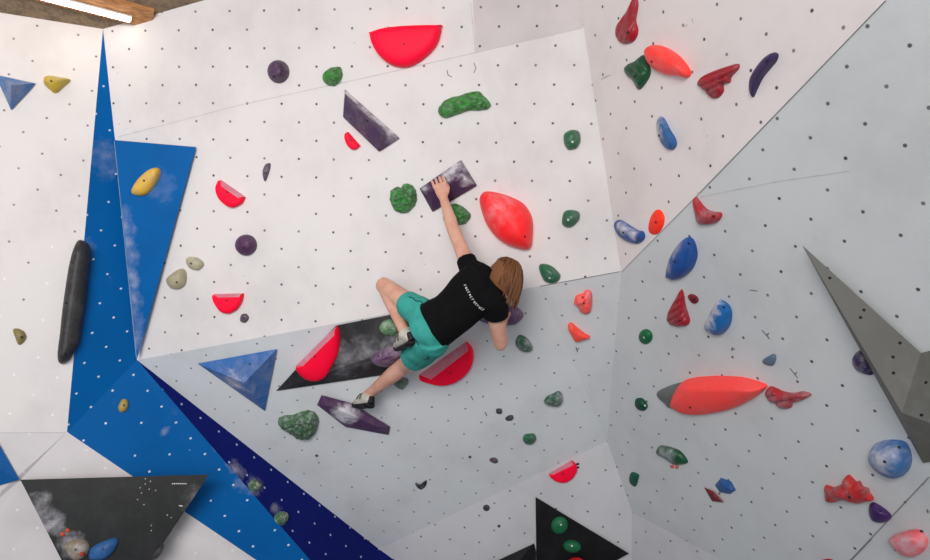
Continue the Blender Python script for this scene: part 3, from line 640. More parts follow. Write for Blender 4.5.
dome('climbing_hold', 'crimson cone shell hold with ridged top below the large blue hold', z('D4', [(648, 110), (665, 150), (672, 200), (690, 260), (699, 300), (680, 326), (620, 329), (580, 316), (561, 281), (575, 230), (610, 170)]), .06, RMr, groove=(.5, .8, .012, .6), core=z('D4', [(635, 285)]), N=72, rings=14, bolt=z('D4', [(637, 292)])[0])
dome('climbing_hold', 'tiny dark red hold right of the crimson cone shell', z('D4', [(684, 150), (710, 139), (740, 155), (749, 180), (730, 196), (705, 186)]), .03, hm('dark_red_resin', (138, 30, 50), mott=.1), bolt=z('D4', [(722, 170)])[0], N=30)
dome('climbing_hold', 'dusty red feather-shaped hold at the right end of the long coral pod', z('o', [(289, 452), (310, 429), (360, 449), (400, 455), (440, 449), (471, 462), (440, 481), (400, 493), (391, 513), (360, 518), (335, 501), (298, 477)]), .06, RMd, groove=(.2, .95, .014, .42), core=z('o', [(345, 475), (400, 470)]), N=72, rings=14)
dr = dome('climbing_hold', 'spiky red winged hold above a small purple hold at lower right', z('E6', [(314, 125), (336, 122), (360, 132), (400, 118), (430, 100), (438, 62), (465, 61), (500, 95), (520, 92), (540, 125), (572, 138), (580, 165), (606, 206), (570, 216), (520, 231), (470, 215), (430, 206), (370, 221), (323, 206)]), .09, plain('red_winged_resin', (206, 44, 46), .42, mott=.2, nscale=16, dust=.25), rough=.02, lump=22, core=z('E6', [(380, 165), (530, 165)]), bolt=z('E6', [(462, 192)])[0])
poly('climbing_hold', 'small flat dark red diamond hold beside the small blue faceted hold', [p + (h,) for p, h in zip(z('p', [(54, 279), (92, 296), (131, 338), (85, 333), (90, 313)]), (0, 0, 0, 0, .03))], [(0, 1, 4), (1, 2, 4), (2, 3, 4), (3, 0, 4)], hm('dark_red_diamond', (132, 26, 42), mott=.1), on=(712, 495), base=(0, 1, 2, 3), cat='climbing hold', bolt=z('p', [(88, 312)])[0])
# ---- greens / blues / purples on the right
dome('climbing_hold', 'dark green flared hold tucked under the coral egg hold', z('D1', [(313, 402), (330, 375), (375, 355), (425, 319), (450, 350), (471, 400), (468, 440), (445, 481), (408, 521), (385, 506), (365, 465), (330, 441)]), .055, plain('forest_green_resin', (12, 82, 48), .4, mott=.15, nscale=14, dust=.1), groove=(.7, -.7, .014, .4), group=GS, core=z('D1', [(410, 430)]), N=60, rings=12, bolt=z('D1', [(378, 445)])[0])
dome('climbing_hold', 'dark purple banana hold standing upright on the right wall', z('m', [(227, 332), (232, 300), (255, 260), (290, 220), (325, 202), (343, 211), (336, 236), (310, 266), (280, 301), (256, 346), (240, 376), (229, 360)]), .055, hm('violet_resin', (52, 36, 88), mott=.1, rough=.35), core=z('m', [(255, 300), (310, 232)]), group=GP, bolt=z('m', [(297, 235)])[0])
BM = hm('royal_blue_resin', (40, 94, 164), mott=.12, nscale=12, dust=.15, rough=.4)
def blue(label, pts, h, m=BM, core=None, bolt=None, **k):
    return dome('climbing_hold', label, pts, h, m, core=core, group='blue holds', bolt=bolt, **k)
blue('slim blue mussel-shaped hold with grey chalky upper half', z('D2', [(501, 216), (504, 170), (520, 154), (546, 170), (580, 230), (612, 275), (623, 312), (610, 341), (585, 349), (550, 331), (519, 286)]), .06, plain('blue_mussel_resin', (48, 104, 164), .4, mott=.1, spots=[(hpt(660, 121, .03), .05, 2.0, hpt(665, 132, .03))]), core=z('D2', [(540, 220), (580, 300)]), bolt=z('D2', [(518, 265)])[0])
blue('blue sausage-shaped hold left of the small coral oval', z('D3', [(254, 257), (270, 231), (300, 234), (350, 264), (395, 290), (430, 299), (438, 335), (415, 363), (380, 371), (320, 351), (274, 311)]), .065, plain('blue_sausage_resin', (34, 84, 158), .4, mott=.1, spots=[(hpt(624, 225, .04), .045, 1.6, hpt(640, 233, .04))]), core=z('D3', [(305, 285), (400, 330)]), bolt=z('D3', [(310, 305)])[0])
bb = blue('large royal blue egg hold right of the corner seam', z('D3', [(554, 560), (565, 500), (590, 430), (640, 360), (685, 331), (720, 345), (741, 400), (743, 450), (720, 512)]) + z('D4', [(690, 20), (650, 46), (600, 58), (562, 46)]), .10, plain('blue_egg_resin', (30, 88, 166), .4, mott=.12, nscale=10, spots=[(hpt(670, 246, .06), .07, 1.1, hpt(680, 240, .06)), (hpt(674, 264, .07), .05, 1.5)]), core=z('D3', [(650, 480), (690, 400)]), bolt=z('D3', [(690, 370)])[0])
add_bolt(bb, z('D3', [(610, 475)])[0])
blue('bright blue half-egg hold with chalky white left face', z('o', [(54, 197), (75, 150), (100, 108), (118, 95), (151, 115), (164, 150), (156, 196), (130, 226), (105, 233), (75, 221)]), .09, plain('azure_resin', (28, 112, 182), .4, mott=.1, spots=[(hpt(708, 316, .06), .10, 3.0, hpt(713, 304, .06)), (hpt(712, 326, .06), .05, .8)]), core=z('o', [(105, 190), (118, 130)]), bolt=z('o', [(130, 125)])[0])
blue('tiny slate blue hold above the long coral pod', z('o', [(279, 331), (300, 315), (325, 304), (334, 320), (322, 351), (290, 346)]), .03, hm('slate_blue_resin', (80, 116, 140), mott=.1, dust=.2), N=30)
blue('small faceted blue hold beside the red diamond', z('p', [(96, 271), (120, 242), (160, 257), (178, 290), (155, 306), (115, 299)]), .05, hm('cobalt_resin', (34, 96, 160), mott=.12, dust=.1), facet=True)
bs = blue('large round pale-blue boulder hold below the grey volume', z('p', [(688, 155), (708, 112), (760, 94), (825, 99), (850, 130), (859, 180), (841, 226), (800, 246), (750, 233), (703, 196)]), .14, plain('chalky_blue_boulder', (52, 118, 186), .45, mott=.1, nscale=8, dust=.2, spots=[(hpt(884, 445, .1), .15, 1.3), (hpt(876, 452, .1), .10, .8)]), core=z('p', [(775, 175)]), bolt=z('p', [(808, 125)])[0], N=56)
add_bolt(bs, z('p', [(752, 180)])[0])
dome('climbing_hold', 'mottled purple and white hold partly hidden by the grey volume', z('o', [(626, 337), (635, 305), (660, 291), (695, 320), (716, 360), (709, 385), (690, 387), (648, 371)]), .05, hm('marbled_violet_resin', (58, 40, 92), mott=.3, nscale=30, dust=.45), group=GP)
dome('climbing_hold', 'small violet triangular hold under the spiky red hold', z('E6', [(573, 240), (585, 221), (610, 221), (670, 259), (707, 300), (692, 331), (640, 343), (593, 326), (574, 282)]), .05, hm('violet_dark_resin', (74, 42, 108), mott=.12, rough=.35), group=GP, bolt=z('E6', [(640, 272)])[0])
# ---- little screw-on jibs and bits
JB = hm('black_jib_resin', (44, 42, 46), mott=.15, dust=.15)
GJ = 'tiny dark footholds'
def jib(label, pts, h=.02, m=JB, **k): dome('foothold', label, pts, h, m, group=GJ, cat='foothold', N=24, rings=5, **k)
jib('tiny square black foothold, upper of a pair below the climber\'s elbow', z('F1', [(383, 456), (418, 455), (420, 487), (384, 488)]))
jib('tiny black foothold, lower right of a pair below the climber\'s elbow', z('F1', [(437, 516), (455, 497), (480, 494), (486, 514), (470, 528), (446, 528)]))
jib('tiny plum foothold left of the small red half-disc', z('F2', [(345, 233), (363, 217), (389, 224), (396, 243), (376, 253)]), m=hm('plum_jib_resin', (86, 58, 72), mott=.2, dust=.2))
jib('tiniest black dot foothold beside the plum foothold', z('F2', ell(232, 215, 9, 8)), .012)
jib('round black washer foothold near the left of the bottom base wall', z('G1', ell(270, 255, 20, 19)), .018, bolt=z('G1', [(270, 255)])[0])
jib('tiny black dot foothold below the round washer', z('G1', ell(343, 361, 9, 9)), .012)
jib('small grey and black broken foothold on the lower grey wall', z('h', [(714, 263), (722, 260), (732, 270), (752, 252), (761, 251), (757, 273), (740, 288), (725, 281)]), .02, hm('broken_grey_resin', (96, 98, 100), mott=.5, nscale=40))
jib('tiny black dot foothold below the chalky green rock', z('h', ell(335, 157, 6, 5)), .01)
for i, (x, y) in enumerate(z('h', [(38, 213)])): pass
# ---- holds on the black bottom-left triangle
dome('climbing_hold', 'chalk-white beige hold on the bottom left black triangle', z('d', [(248, 500), (288, 479), (330, 484), (347, 512), (330, 547), (290, 562), (260, 532)]), .05, hm('chalked_beige_resin', (150, 136, 112), mott=.2, dust=.7), bolt=z('d', [(292, 520)])[0], cat='climbing hold', group='beige holds')
dome('climbing_hold', 'blue rounded hold on the bottom left black triangle', z('d', [(343, 520), (390, 490), (440, 474), (457, 490), (440, 530), (400, 562), (342, 562)]), .05, hm('denim_blue_resin', (52, 106, 166), mott=.1), bolt=z('d', [(397, 517)])[0], group='blue holds')
for i, (x, y) in enumerate(z('d', [(261, 446), (241, 461)])):
    dome('foothold', ('right' if i == 0 else 'left') + ' one of two tiny orange chips on the bottom left black triangle', ell(x, y, 2.4, 2.1, 0, 8), .012, hm('orange_chip_resin', (236, 96, 48)), group='orange chips', cat='foothold', N=16, rings=4)
dome('foothold', 'tiny red chip beside the beige hold on the bottom left triangle', z('d', ell(318, 538, 11, 9)), .02, hm('red_chip_resin', (206, 70, 62)), cat='foothold', N=18, rings=4)
dome('climbing_hold', 'black hold sticking out of the right side of the bottom left triangle', z('d', [(580, 566), (600, 520), (630, 488), (634, 515), (615, 548)]), .06, hm('black_jib_resin', (44, 42, 46), mott=.15, dust=.15), on=(156, 553))
# ---------------------------------------------------------------- the climber
def J(x, y, d): return V(x, y, d)
def tube(path, radii, side=None, n=16, cap=True, spl=3):
    """tapered tube through joints; radii = (across, depth) pairs; side = across direction"""
    P = [Vector(p) for p in path]; R = [r if isinstance(r, tuple) else (r, r) for r in radii]
    pts, rad = [], []
    for i in range(len(P) - 1):
        p, a, b, q = P[max(0, i - 1)], P[i], P[i + 1], P[min(len(P) - 1, i + 2)]
        for j in range(spl):
            t = j / spl
            pts.append(0.5 * (2 * a + (b - p) * t + (2 * p - 5 * a + 4 * b - q) * t * t + (3 * a - p - 3 * b + q) * t ** 3))
            rad.append((R[i][0] * (1 - t) + R[i + 1][0] * t, R[i][1] * (1 - t) + R[i + 1][1] * t))
    pts.append(P[-1]); rad.append(R[-1])
    vs, fs = [], []
    sd = Vector(side) if side is not None else None
    prev = None
    for i, p in enumerate(pts):
        t = (pts[min(i + 1, len(pts) - 1)] - pts[max(i - 1, 0)]).normalized()
        u = sd if sd is not None else (prev if prev is not None else t.orthogonal())
        u = (u - t * u.dot(t)).normalized(); w = t.cross(u).normalized(); prev = u
        for k in range(n):
            a = 2 * math.pi * k / n; vs.append(p + u * rad[i][0] * math.cos(a) + w * rad[i][1] * math.sin(a))
    for i in range(len(pts) - 1):
        for k in range(n):
            j = (k + 1) % n; fs.append((i * n + k, i * n + j, i * n + n + j, i * n + n + k))
    fs.append(tuple(range(n))[::-1]); fs.append(tuple(range(len(vs) - n, len(vs))))
    return vs, fs
def blob(c, ax, ay, az, n=16, m=10):
    """ellipsoid with three half-axis vectors"""
    vs, fs = [], []
    for i in range(m + 1):
        th = math.pi * i / m
        for k in range(n):
            a = 2 * math.pi * k / n
            vs.append(c + ax * math.sin(th) * math.cos(a) + ay * math.sin(th) * math.sin(a) + az * math.cos(th))
    for i in range(m):
        for k in range(n):
            j = (k + 1) % n; fs.append((i * n + k, i * n + j, i * n + n + j, i * n + n + k))
    return vs, fs
def merge(parts):
    vs, fs = [], []
    for v, f in parts:
        k = len(vs); vs += v; fs += [tuple(k + i for i in q) for q in f]
    return vs, fs
def fused(name, parts, mat, voxel, parent=None, smooth_it=4, origin=None):
    """closed shapes fused into one continuous skin"""
    vs, fs = merge(parts)
    bm = bmesh.new(); bv = [bm.verts.new(W(v)) for v in vs]
    for f in fs:
        try: bm.faces.new([bv[i] for i in f])
        except ValueError: pass
    bmesh.ops.remove_doubles(bm, verts=bm.verts, dist=1e-5)
    bmesh.ops.recalc_face_normals(bm, faces=bm.faces)
    me = bpy.data.meshes.new('tmp'); bm.to_mesh(me); bm.free()
    t = bpy.data.objects.new('tmp', me); COL.objects.link(t)
    md = t.modifiers.new('r', 'REMESH'); md.mode = 'VOXEL'; md.voxel_size = voxel
    sm = t.modifiers.new('s', 'SMOOTH'); sm.factor = .5; sm.iterations = smooth_it
    dg = bpy.context.evaluated_depsgraph_get(); dg.update()
    ev = t.evaluated_get(dg); m2 = bpy.data.meshes.new_from_object(ev)
    bpy.data.objects.remove(t); bpy.data.meshes.remove(me)
    m2.name = name; m2.materials.clear(); m2.materials.append(mat)
    c = W(origin) if origin is not None else (Vector(parent['_o']) if parent is not None else sum((v.co for v in m2.vertices), Vector()) / len(m2.vertices))
    m2.transform(Matrix.Translation(-c))
    for p in m2.polygons: p.use_smooth = True
    o = bpy.data.objects.new(name, m2); COL.objects.link(o)
    if parent is not None: o.parent = parent; o.location = c - Vector(parent['_o'])
    else: o.location = c
    o['_o'] = tuple(c)
    return o
sk = NT('skin'); _sp = sk.position()
sk.l(sk.mix(sk.ramp(sk.noise(16, 3, _sp), .35, .7), srgb((224, 174, 152)), srgb((214, 156, 134))), sk.b.inputs['Base Color'])
sk.b.inputs['Roughness'].default_value = .5; sk.b.inputs['Subsurface Weight'].default_value = .08; sk.b.inputs['Subsurface Radius'].default_value = (.02, .008, .004); sk.b.inputs['Specular IOR Level'].default_value = .3
CLOTH_B = plain('black_cotton', (14, 14, 16), .9, mott=.1, nscale=25, spec=.15)
CLOTH_T = plain('teal_cotton', (66, 170, 158), .85, mott=.1, nscale=14, spec=.15)
# joints
pel = J(436, 328, 3.60); ches = J(470, 296, 3.60); nb = J(486, 284, 3.62)
shL = J(471, 272, 3.66); elL = J(453, 229, 3.80); wrL = J(443.5, 198, 3.90)
shR = J(494, 303, 3.56); elR = J(500.5, 343, 3.70); wrR = J(500, 328, 3.86)
hiL = J(425, 317, 3.62); knL = J(384, 285.5, 3.90); anL = J(404.5, 332, 3.67)
hiR = J(433, 339, 3.62); knR = J(406, 364, 4.02); anR = J(366.5, 396, 4.31)
axis = (nb - pel).normalized()
sideT = (hiL - hiR); sideT = (sideT - axis * sideT.dot(axis)).normalized()       # towards the climber's left
sideH = (hiL - hiR).normalized(); axH = (J(450, 316, 3.60) - J(433, 325, 3.60)).normalized()
backT = axis.cross(sideT).normalized()
if backT.z > 0: backT = -backT                                                        # out of the back, to the lens
def A(p, s=0, b=0, a=0): return p + sideT * s + backT * b + axis * a
parts = []
parts.append(tube([J(420, 332, 3.62), J(430, 328, 3.60), J(447, 318, 3.59), J(460, 306, 3.59), ches, A(ches, 0, 0, .07), nb], [(.08, .07), (.108, .088), (.100, .08), (.105, .085), (.115, .088), (.088, .066), (.046, .046)], side=sideH, n=24))
# arms
parts.append(tube([A(shL, -.03), shL, shL.lerp(elL, .5), elL, elL.lerp(wrL, .3), elL.lerp(wrL, .75), wrL], [.050, .046, .039, .035, .036, .027, .024]))
parts.append(tube([A(shR, .03), shR, shR.lerp(elR, .5), elR], [.052, .050, .047, .040]))
parts.append(blob(elR, Vector((.038, 0, 0)), Vector((0, .042, 0)), Vector((0, 0, .04))))
parts.append(tube([elR, elR.lerp(wrR, .35), wrR], [.040, .042, .027]))
# legs
parts.append(tube([hiL, hiL.lerp(knL, .5), knL], [.072, .058, .047]))
parts.append(blob(knL, Vector((.047, 0, 0)), Vector((0, .047, 0)), Vector((0, 0, .047))))
parts.append(tube([knL, knL.lerp(anL, .35), knL.lerp(anL, .8), anL], [.041, .040, .030, .029]))
parts.append(tube([hiR, hiR.lerp(knR, .5), knR, knR.lerp(anR, .3), knR.lerp(anR, .75), anR], [.074, .064, .049, .049, .034, .030]))
# neck and head
hc = J(502, 280, 3.62)                                         # skull centre
up_h = Vector((.38, .92, .06)).normalized()      # chin-to-crown direction
face = (Vector((-.28, .20, .95))); face = (face - up_h * face.dot(up_h)).normalized()
ear_ax = up_h.cross(face).normalized()
parts.append(tube([A(nb, 0, 0, -.04), nb, hc - up_h * .07 - face * .02], [(.055, .055), .050, .052]))
parts.append(blob(hc, ear_ax * .072, face * .09, up_h * .10, 20, 14))
parts.append(blob(hc - up_h * .06 + face * .03, ear_ax * .055, face * .055, up_h * .06))       # jaw
parts.append(blob(hc + face * .092 - up_h * .02, ear_ax * .013, face * .022, up_h * .028, 10, 8))  # nose
for sg in (-1, 1):
    parts.append(blob(hc + ear_ax * .082 * sg - up_h * .022, ear_ax * .014, face * .020, up_h * .032, 10, 8))
    parts.append(blob(hc + ear_ax * .028 * sg + face * .078 + up_h * .005, ear_ax * .014, face * .012, up_h * .010, 10, 8))
parts.append(blob(hc + face * .080 - up_h * .058, ear_ax * .022, face * .012, up_h * .008, 10, 8))
# hands: palm, four bent fingers of unequal length, thumb from the side of the palm
def hand(wr, fwd, across, out, curl, parts, sgn=1):
    """fwd: wrist to knuckles; across: index to little finger; out: back of the hand"""
    kn = wr + fwd * .082
    parts.append(tube([wr, wr + fwd * .035, wr + fwd * .078], [(.026, .024), (.036, .017), (.039, .014)], side=across, n=14))
    L = (.070, .078, .072, .056)
    for i in range(4):
        o = across * (-.0345 + .023 * i); b0 = wr + fwd * .068 + o
        l = L[i]; d1 = (fwd * .93 - out * .35).normalized(); d2 = (fwd * .45 - out * .9).normalized() if curl else d1; d3 = (-fwd * .45 - out * .9).normalized() if curl else d2
        p1 = kn + o + out * .004; p2 = p1 + d1 * l * .45; p3 = p2 + d2 * l * .35; p4 = p3 + d3 * l * .28
        parts.append(tube([b0, p1, p2, p3, p4], [.0078, .0080, .0076, .0070, .0056], n=10, spl=2))
    t0 = wr + fwd * .022 - across * .026; t1 = t0 + (fwd * .85 - across * .45 - out * .3).normalized() * .036; t2 = t1 + (fwd * .9 + across * .1 - out * .6).normalized() * .030; t3 = t2 + (fwd * .7 + across * .1 - out * .8).normalized() * .022
    parts.append(tube([t0, t1, t2, t3], [.013, .0115, .010, .0075], n=10, spl=2))
fL = (J(438.5, 181, 3.905) - wrL).normalized()
outL = Vector((.05, .12, -1)); outL = (outL - fL * outL.dot(fL)).normalized()
acL = outL.cross(fL).normalized()
if acL.x > 0: acL = -acL                                         # thumb to the right (inner side)
hand(wrL, fL, acL, outL, True, parts)
fR = (J(502, 318, 3.90) - wrR).normalized(); outR = Vector((-.2, .5, -.8)); outR = (outR - fR * outR.dot(fR)).normalized(); acR = outR.cross(fR).normalized()
hand(wrR, fR, acR, outR, True, parts)
person = fused('person', parts, sk.m, .0052, smooth_it=3, origin=pel)
tag(person, 'climber seen from behind in black t-shirt and teal shorts stretching up the wall', 'person')
# t-shirt
hemP = A(pel, 0, 0, .035)
tp = [tube([J(432.5, 326, 3.60), J(440, 321.5, 3.595), J(450, 315, 3.59), J(461, 305, 3.59), ches, A(ches, 0, .004, .06), A(nb, 0, 0, -.045), A(nb, 0, 0, .005)],
           [(.128, .122), (.124, .114), (.118, .104), (.124, .102), (.134, .108), (.134, .104), (.106, .084), (.062, .060)], side=sideH, n=28),
      tube([A(ches, .05, 0, .02), A(shL, -.035, 0, -.01), shL, shL.lerp(elL, .18), shL.lerp(elL, .29)], [.078, .068, .058, .053, .052]),
      tube([A(ches, -.05, 0, .02), A(shR, .035, 0, -.01), shR, shR.lerp(elR, .22), shR.lerp(elR, .31)], [.09, .080, .072, .066, .064]),
      tube([shL, A(shL.lerp(nb, .6), 0, .005, .02), A(nb, 0, 0, .0)], [.068, .066, .060]), tube([shL, J(482, 274, 3.62), J(487, 279, 3.61)], [.06, .052, .045]), tube([shR, A(shR.lerp(nb, .6), 0, .005, .02), A(nb, 0, 0, .0)], [.066, .062, .058])]
shirt = fused('t_shirt', tp, CLOTH_B, .0055, parent=person, smooth_it=3)
# shorts
LW = hiL.lerp(knL, .43); RW = hiR.lerp(knR, .66)
sp_ = [tube([J(440, 322, 3.60), J(432, 326.5, 3.60), J(425, 330, 3.61), J(418, 334, 3.62)], [(.112, .100), (.122, .108), (.116, .104), (.085, .08)], side=sideH, n=28),
       tube([A(hiL, -.01), hiL, hiL.lerp(knL, .35), LW], [.088, .086, .076, .068]),
       tube([A(hiR, .01), hiR, hiR.lerp(knR, .4), RW], [.094, .094, .090, .085])]
shorts = fused('shorts', sp_, CLOTH_T, .0055, parent=person, smooth_it=3)
# folds pressed into the cloth, then an overall knit ripple
for ob, amp, sc in ((shorts, .007, 9), (shirt, .004, 8)):
    for v in ob.data.vertices:
        c = Vector((v.co.x * .6 + v.co.z, v.co.y, v.co.z - v.co.x)) * sc
        v.co += v.normal * amp * noise.noise(c)
# hair: cap plus locks falling off the crown
hs = NT('brown_blond_hair'); _hp = hs.n('ShaderNodeUVMap'); _hp.uv_map = 'UVMap'
_wn = hs.n('ShaderNodeTexWhiteNoise', noise_dimensions='2D'); hs.l(_hp.outputs['UV'], _wn.inputs['Vector'])
hs.l(hs.mix(_wn.outputs['Value'], srgb((66, 40, 25)), srgb((142, 95, 60))), hs.b.inputs['Base Color']); hs.b.inputs['Roughness'].default_value = .6; hs.b.inputs['Specular IOR Level'].default_value = .2
hv, hf, hu = [], [], []
capc = hc + up_h * .012 - face * .012
v_, f_ = blob(capc, ear_ax * .087, face * .096, up_h * .104, 28, 18)
drop_ = lambda p: (p - hc).dot(face) > .052 and (p - hc).dot(up_h) < .062 or (p - hc).dot(up_h) < -.075 or ((p - hc).dot(up_h) < .012 and abs((p - hc).dot(ear_ax)) > .05 and (p - hc).dot(face) > -.025)
hv += v_; hu += [(.5, .5)] * len(v_)
hf += [f for f in f_ if not any(drop_(v_[i]) for i in f)]
rnd = random.Random(3)
grav = -UPC
for i in range(420):
    a = rnd.uniform(0, 2 * math.pi)
    if math.sin(a) < -.5: continue
    L_ = rnd.uniform(.45, 1.12) if i % 3 == 0 else rnd.uniform(.9, 1.15)
    pts, steps = [], 8
    lx = (ear_ax * math.cos(a)).x
    if lx < 0: L_ *= 1 - .66 * min(1, -lx)
    th0 = rnd.uniform(0, .5); lift = rnd.uniform(.0, .07); sw = rnd.uniform(-.22, .22); wob = rnd.uniform(0, 6.28); wa = rnd.uniform(.02, .07)
    for k in range(steps):
        t = k / (steps - 1)
        th = th0 + t * (1.95 * L_ - th0)
        aa = a + sw * t + wa * math.sin(wob + t * 5)
        p = capc + (up_h * .104 * math.cos(th) + (ear_ax * .086 * math.cos(aa) - face * .095 * math.sin(aa)) * math.sin(min(th, 1.7))) * (1.0 + lift * (.4 + t))
        p += grav * .066 * max(0, t - .35) ** 1.2 * 1.6 * L_ + (ear_ax * rnd.uniform(-1, 1) + face * rnd.uniform(-1, 1)) * .004 * t
        pts.append(p)
    w = rnd.uniform(.6, 1.15)
    vs, fs = tube(pts, [(.002, .002), (.006 * w, .003), (.008 * w, .0035), (.008 * w, .0035), (.007 * w, .0035), (.006 * w, .003), (.004 * w, .002), (.0008, .0008)], n=6, spl=1)
    k = len(hv); hv += vs; hf += [tuple(k + q for q in f) for f in fs]; u = (rnd.random(), rnd.random()); hu += [u] * len(vs)
hair = mkobj('hair', hv, hf, hs.m, parent=person, smooth=60, uvs=hu)
# climbing shoes
SH_B = plain('black_shoe_rubber', (20, 20, 22), .6, mott=.1); SH_W = plain('cream_shoe_upper', (206, 202, 186), .7, mott=.1, nscale=30)
SH_G = plain('grey_shoe_strap', (92, 92, 88), .7)
def shoe(an, heel, toe, parent):
    fw = (toe - heel).normalized(); upv = (an - heel); upv = (upv - fw * upv.dot(fw)).normalized(); sd = fw.cross(upv).normalized(); L = (toe - heel).length
    q = lambda a, u=0, s=0: heel + fw * L * a + upv * u + sd * s
    up = fused('shoe', [tube([q(-.01, .022), q(.08, .03), q(.3, .034), q(.6, .026), q(.85, .018), q(1.0, .012)], [(.022, .02), (.034, .036), (.037, .042), (.043, .032), (.034, .022), (.014, .012)], side=sd, n=18),
                        tube([q(.16, .03), an.lerp(q(.16, .03), .15)], [(.038, .042), (.040, .042)])], SH_W, .005, parent=person, smooth_it=3)
    so = fused('rand', [tube([q(-.04, .0), q(.1, -.006), q(.4, -.002), q(.7, -.004), q(1.03, .002)], [(.024, .016), (.040, .018), (.038, .014), (.047, .015), (.022, .012)], side=sd, n=18),
                        tube([q(.82, .012), q(.95, .008), q(1.05, .004)], [(.038, .026), (.030, .02), (.012, .01)], side=sd, n=16),
                        tube([q(-.035, .006), q(-.02, .05)], [(.024, .018), (.018, .012)], side=sd)], SH_B, .005, parent=up, smooth_it=2)
    mid = q(.42, .03); bands = []
    for a0 in (.34, .52):
        ring = [q(a0, .030 + .044 * math.sin(t), .043 * math.cos(t)) for t in [math.pi * k / 8 for k in range(9)]]
        bands.append(tube(ring, [.0055] * 9, n=8, spl=1))
    for bnd in bands: fused('strap', [bnd], SH_G, .004, parent=up, smooth_it=1)
    return up
shoe(anL, J(412.5, 341, 3.60), J(398, 349, 3.85), person)
shoe(anR, J(370.5, 404.5, 4.23), J(355, 406.5, 4.42), person)
# pale print curving across the shirt's back
TXT = plain('white_print_ink', (225, 225, 225), .7)
_bm = bmesh.new(); _bm.from_mesh(shirt.data); _o = Vector(shirt['_o'])
inv = lambda w: (lambda c: Vector((c.x, c.y, -c.z)))(ROT.transposed() @ (w - CAMLOC))
_vs = [inv(v.co + _o) for v in _bm.verts]; _bm.verts.index_update(); _fs = [tuple(v.index for v in f.verts) for f in _bm.faces]; _bm.free()
sb = BVHTree.FromPolygons(_vs, _fs)
def onshirt(x, y):
    r = ray(x, y).normalized(); l, n, i, d = sb.ray_cast(Vector((0, 0, 0)), r)
    if l is None: return None
    if n.dot(r) > 0: n = -n
    return l + n * .0018
def on_mesh(ob):
    vs = [inv(v.co + Vector(ob['_o'])) for v in ob.data.vertices]
    return BVHTree.FromPolygons(vs, [tuple(p.vertices) for p in ob.data.polygons])
tb_ = on_mesh(shorts)
def onsh(x, y, off):
    r = ray(x, y).normalized(); l, n, i, d = tb_.ray_cast(Vector((0, 0, 0)), r)
    if l is None: return None
    return l - r * off
cord = [p for p in (onsh(x, y, .003) for x, y in [(409, 297), (413, 298), (416, 301), (420, 301), (423, 303.5), (420, 305)]) if p]
if len(cord) > 2:
    cv, cf = tube(cord, [.0022] * len(cord), n=6, spl=2); mkobj('drawstring', cv, cf, CLOTH_B, parent=shorts, smooth=60)
lg = [onsh(x, y, .003) for x, y in [(422.5, 357), (429, 356.5), (430, 359), (424, 360.5)]]
if None not in lg: mkobj('dark_emblem', lg, [(0, 1, 2, 3)], plain('dark_teal_print', (40, 92, 100), .8), parent=shorts, fix=False)
curve = [(464.5, 284.5), (467.5, 290.5), (470.8, 296.5), (474.8, 302.8), (479.5, 307.2), (484.6, 310.2)]
def cpt(t):
    f = t * (len(curve) - 1); i = min(int(f), len(curve) - 2); a, b = curve[i], curve[i + 1]; k = f - i
    return Vector((a[0] + (b[0] - a[0]) * k, a[1] + (b[1] - a[1]) * k)), Vector((b[0] - a[0], b[1] - a[1])).normalized()
for gi in range(13):
    vs, fs = [], []
    c, t = cpt((gi + .5) / 13); nrm = Vector((t.y, -t.x))
    strokes = [((-.75, -1.0), (-.75, 1.0)), ((-.75, 1.0), (.55, .75))] if gi % 3 == 0 else ([((-.6, -1), (-.6, 1)), ((-.6, 0), (.6, 0)), ((.6, -1), (.6, 1))] if gi % 3 == 1 else [((-.6, 1), (.5, .9)), ((-.6, -.9), (.5, -1)), ((-.65, -1), (-.65, 1))])
    for (a0, b0), (a1, b1) in strokes:
        q0 = c + t * a0 * .75 + nrm * b0 * 1.0; q1 = c + t * a1 * .75 + nrm * b1 * 1.0
        d = (q1 - q0).normalized(); pn_ = Vector((-d.y, d.x)) * .28
        c4 = [onshirt(*(q0 + pn_)), onshirt(*(q1 + pn_)), onshirt(*(q1 - pn_)), onshirt(*(q0 - pn_))]
        if None in c4: continue
        k = len(vs); vs += c4; fs.append((k, k + 1, k + 2, k + 3))
    if vs: mkobj('print_letter', vs, fs, TXT, parent=shirt, fix=False)

# ---------------------------------------------------------------- ceiling beam and lamp
WOOD = NT('pine_wood'); _tc = WOOD.n('ShaderNodeTexCoord').outputs['Object']
_mp = WOOD.n('ShaderNodeMapping'); _mp.inputs['Scale'].default_value = (3, 3, 22); WOOD.l(_tc, _mp.inputs[0])
WOOD.l(WOOD.mix(WOOD.ramp(WOOD.noise(6, 4, _mp.outputs[0]), .35, .65), srgb((206, 150, 96)), srgb((170, 112, 66))), WOOD.b.inputs['Base Color']); WOOD.b.inputs['Roughness'].default_value = .6
def barbox(name, a, b, side, down, w, h, mat, parent=None):
    vs = []
    for p in (a, b):
        for sx, sy in ((-1, 0), (1, 0), (1, 1), (-1, 1)): vs.append(p + side * (w * .5 * sx) + down * (h * sy))
    return mkobj(name, vs, [(0, 1, 2, 3), (7, 6, 5, 4), (0, 4, 5, 1), (1, 5, 6, 2), (2, 6, 7, 3), (3, 7, 4, 0)], mat, parent=parent)
ba, bb_ = Kp(141, 18.5), Kp(66, -1)
bdir = (bb_ - ba).normalized(); bend = ba + bdir * 2.6
nk = nK if nK.dot(UPC) < 0 else -nK
side = bdir.cross(nk).normalized()
if side.x < 0: side = -side
bm_o = barbox('ceiling_beam', ba - bdir * .06 + side * .035, bend + side * .035, side, nk, .15, .028, WOOD.m)
tag(bm_o, 'pine beam running along the ceiling behind the light strip', 'beam')
off = side * .012 + nk * .028
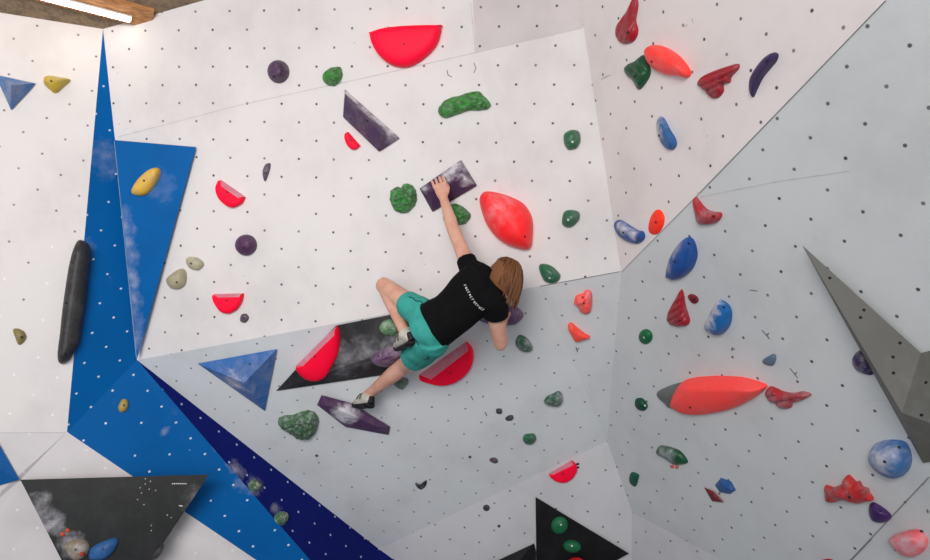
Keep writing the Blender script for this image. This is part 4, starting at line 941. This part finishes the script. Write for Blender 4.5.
la, lb = ba + bdir * .05 + off, bend - bdir * .3 + off
lamp = barbox('strip_light', la, lb, side, nk, .046, .012, plain('white_metal_housing', (225, 222, 216), .5))
tag(lamp, 'glowing white strip light under the ceiling beam at top left', 'lamp')
em = NT('lit_diffuser'); em.b.inputs['Emission Color'].default_value = (1.0, .82, .66, 1); em.b.inputs['Emission Strength'].default_value = 13.0
barbox('diffuser', la + nk * .012 + bdir * .01, lb + nk * .012 - bdir * .01, side, nk, .034, .008, em.m, parent=lamp)
# ---------------------------------------------------------------- lights
def area(name, p, tgt, sx, sy, power, col, spread=180):
    L = bpy.data.lights.new(name, 'AREA'); L.shape = 'RECTANGLE'; L.size = sx; L.size_y = sy; L.energy = power; L.color = col; L.spread = math.radians(spread)
    o = bpy.data.objects.new(name, L); COL.objects.link(o)
    a, b = W(p), W(tgt); o.location = a; o.rotation_euler = (b - a).to_track_quat('-Z', 'Y').to_euler()
    return o
area('hall_light', Vector((-1.9, 1.95, -3.2)), Vector((-1.7, .3, 4.1)), 3.2, 1.2, 32, (1.0, .93, .91), 75)
area('left_fill_light', Vector((-2.2, .2, -3.2)), Vector((-1.4, .0, 3.9)), 2.5, 2.0, 10, (.95, .98, 1.0), 80)  # added unseen fill from low left, no actual window
area('hall_ceiling_light', Vector((-.9, 1.95, -2.0)), Vector((-.5, .5, 4.1)), 3.2, 1.2, 99, (1.0, .93, .91))
area('broad_fill_light', Vector((-1.4, .2, -2.6)), Vector((-.4, .0, 3.9)), 2.5, 2.0, 34, (.95, .98, 1.0))  # added broad fill from behind the lens, no actual doorway
wd = bpy.data.worlds.new('hall_daylight'); SC.world = wd; wd.use_nodes = True
bg = wd.node_tree.nodes['Background']; bg.inputs[0].default_value = (.86, .92, 1.0, 1); bg.inputs[1].default_value = .36
cam = bpy.data.cameras.new('camera'); cam.sensor_width = 36; cam.lens = FPX / 930 * 36; cam.clip_start = .05
co_ = bpy.data.objects.new('camera', cam); COL.objects.link(co_)
co_.matrix_world = Matrix.Translation(CAMLOC) @ ROT.to_4x4()
SC.camera = co_
SC.view_settings.view_transform = 'Standard'; SC.view_settings.look = 'None'; SC.view_settings.exposure = 0.09; SC.view_settings.gamma = 1.0
SC.view_settings.use_curve_mapping = False

for o in bpy.data.objects:
    for k in ('_o', '_n'):
        if k in o: del o[k]
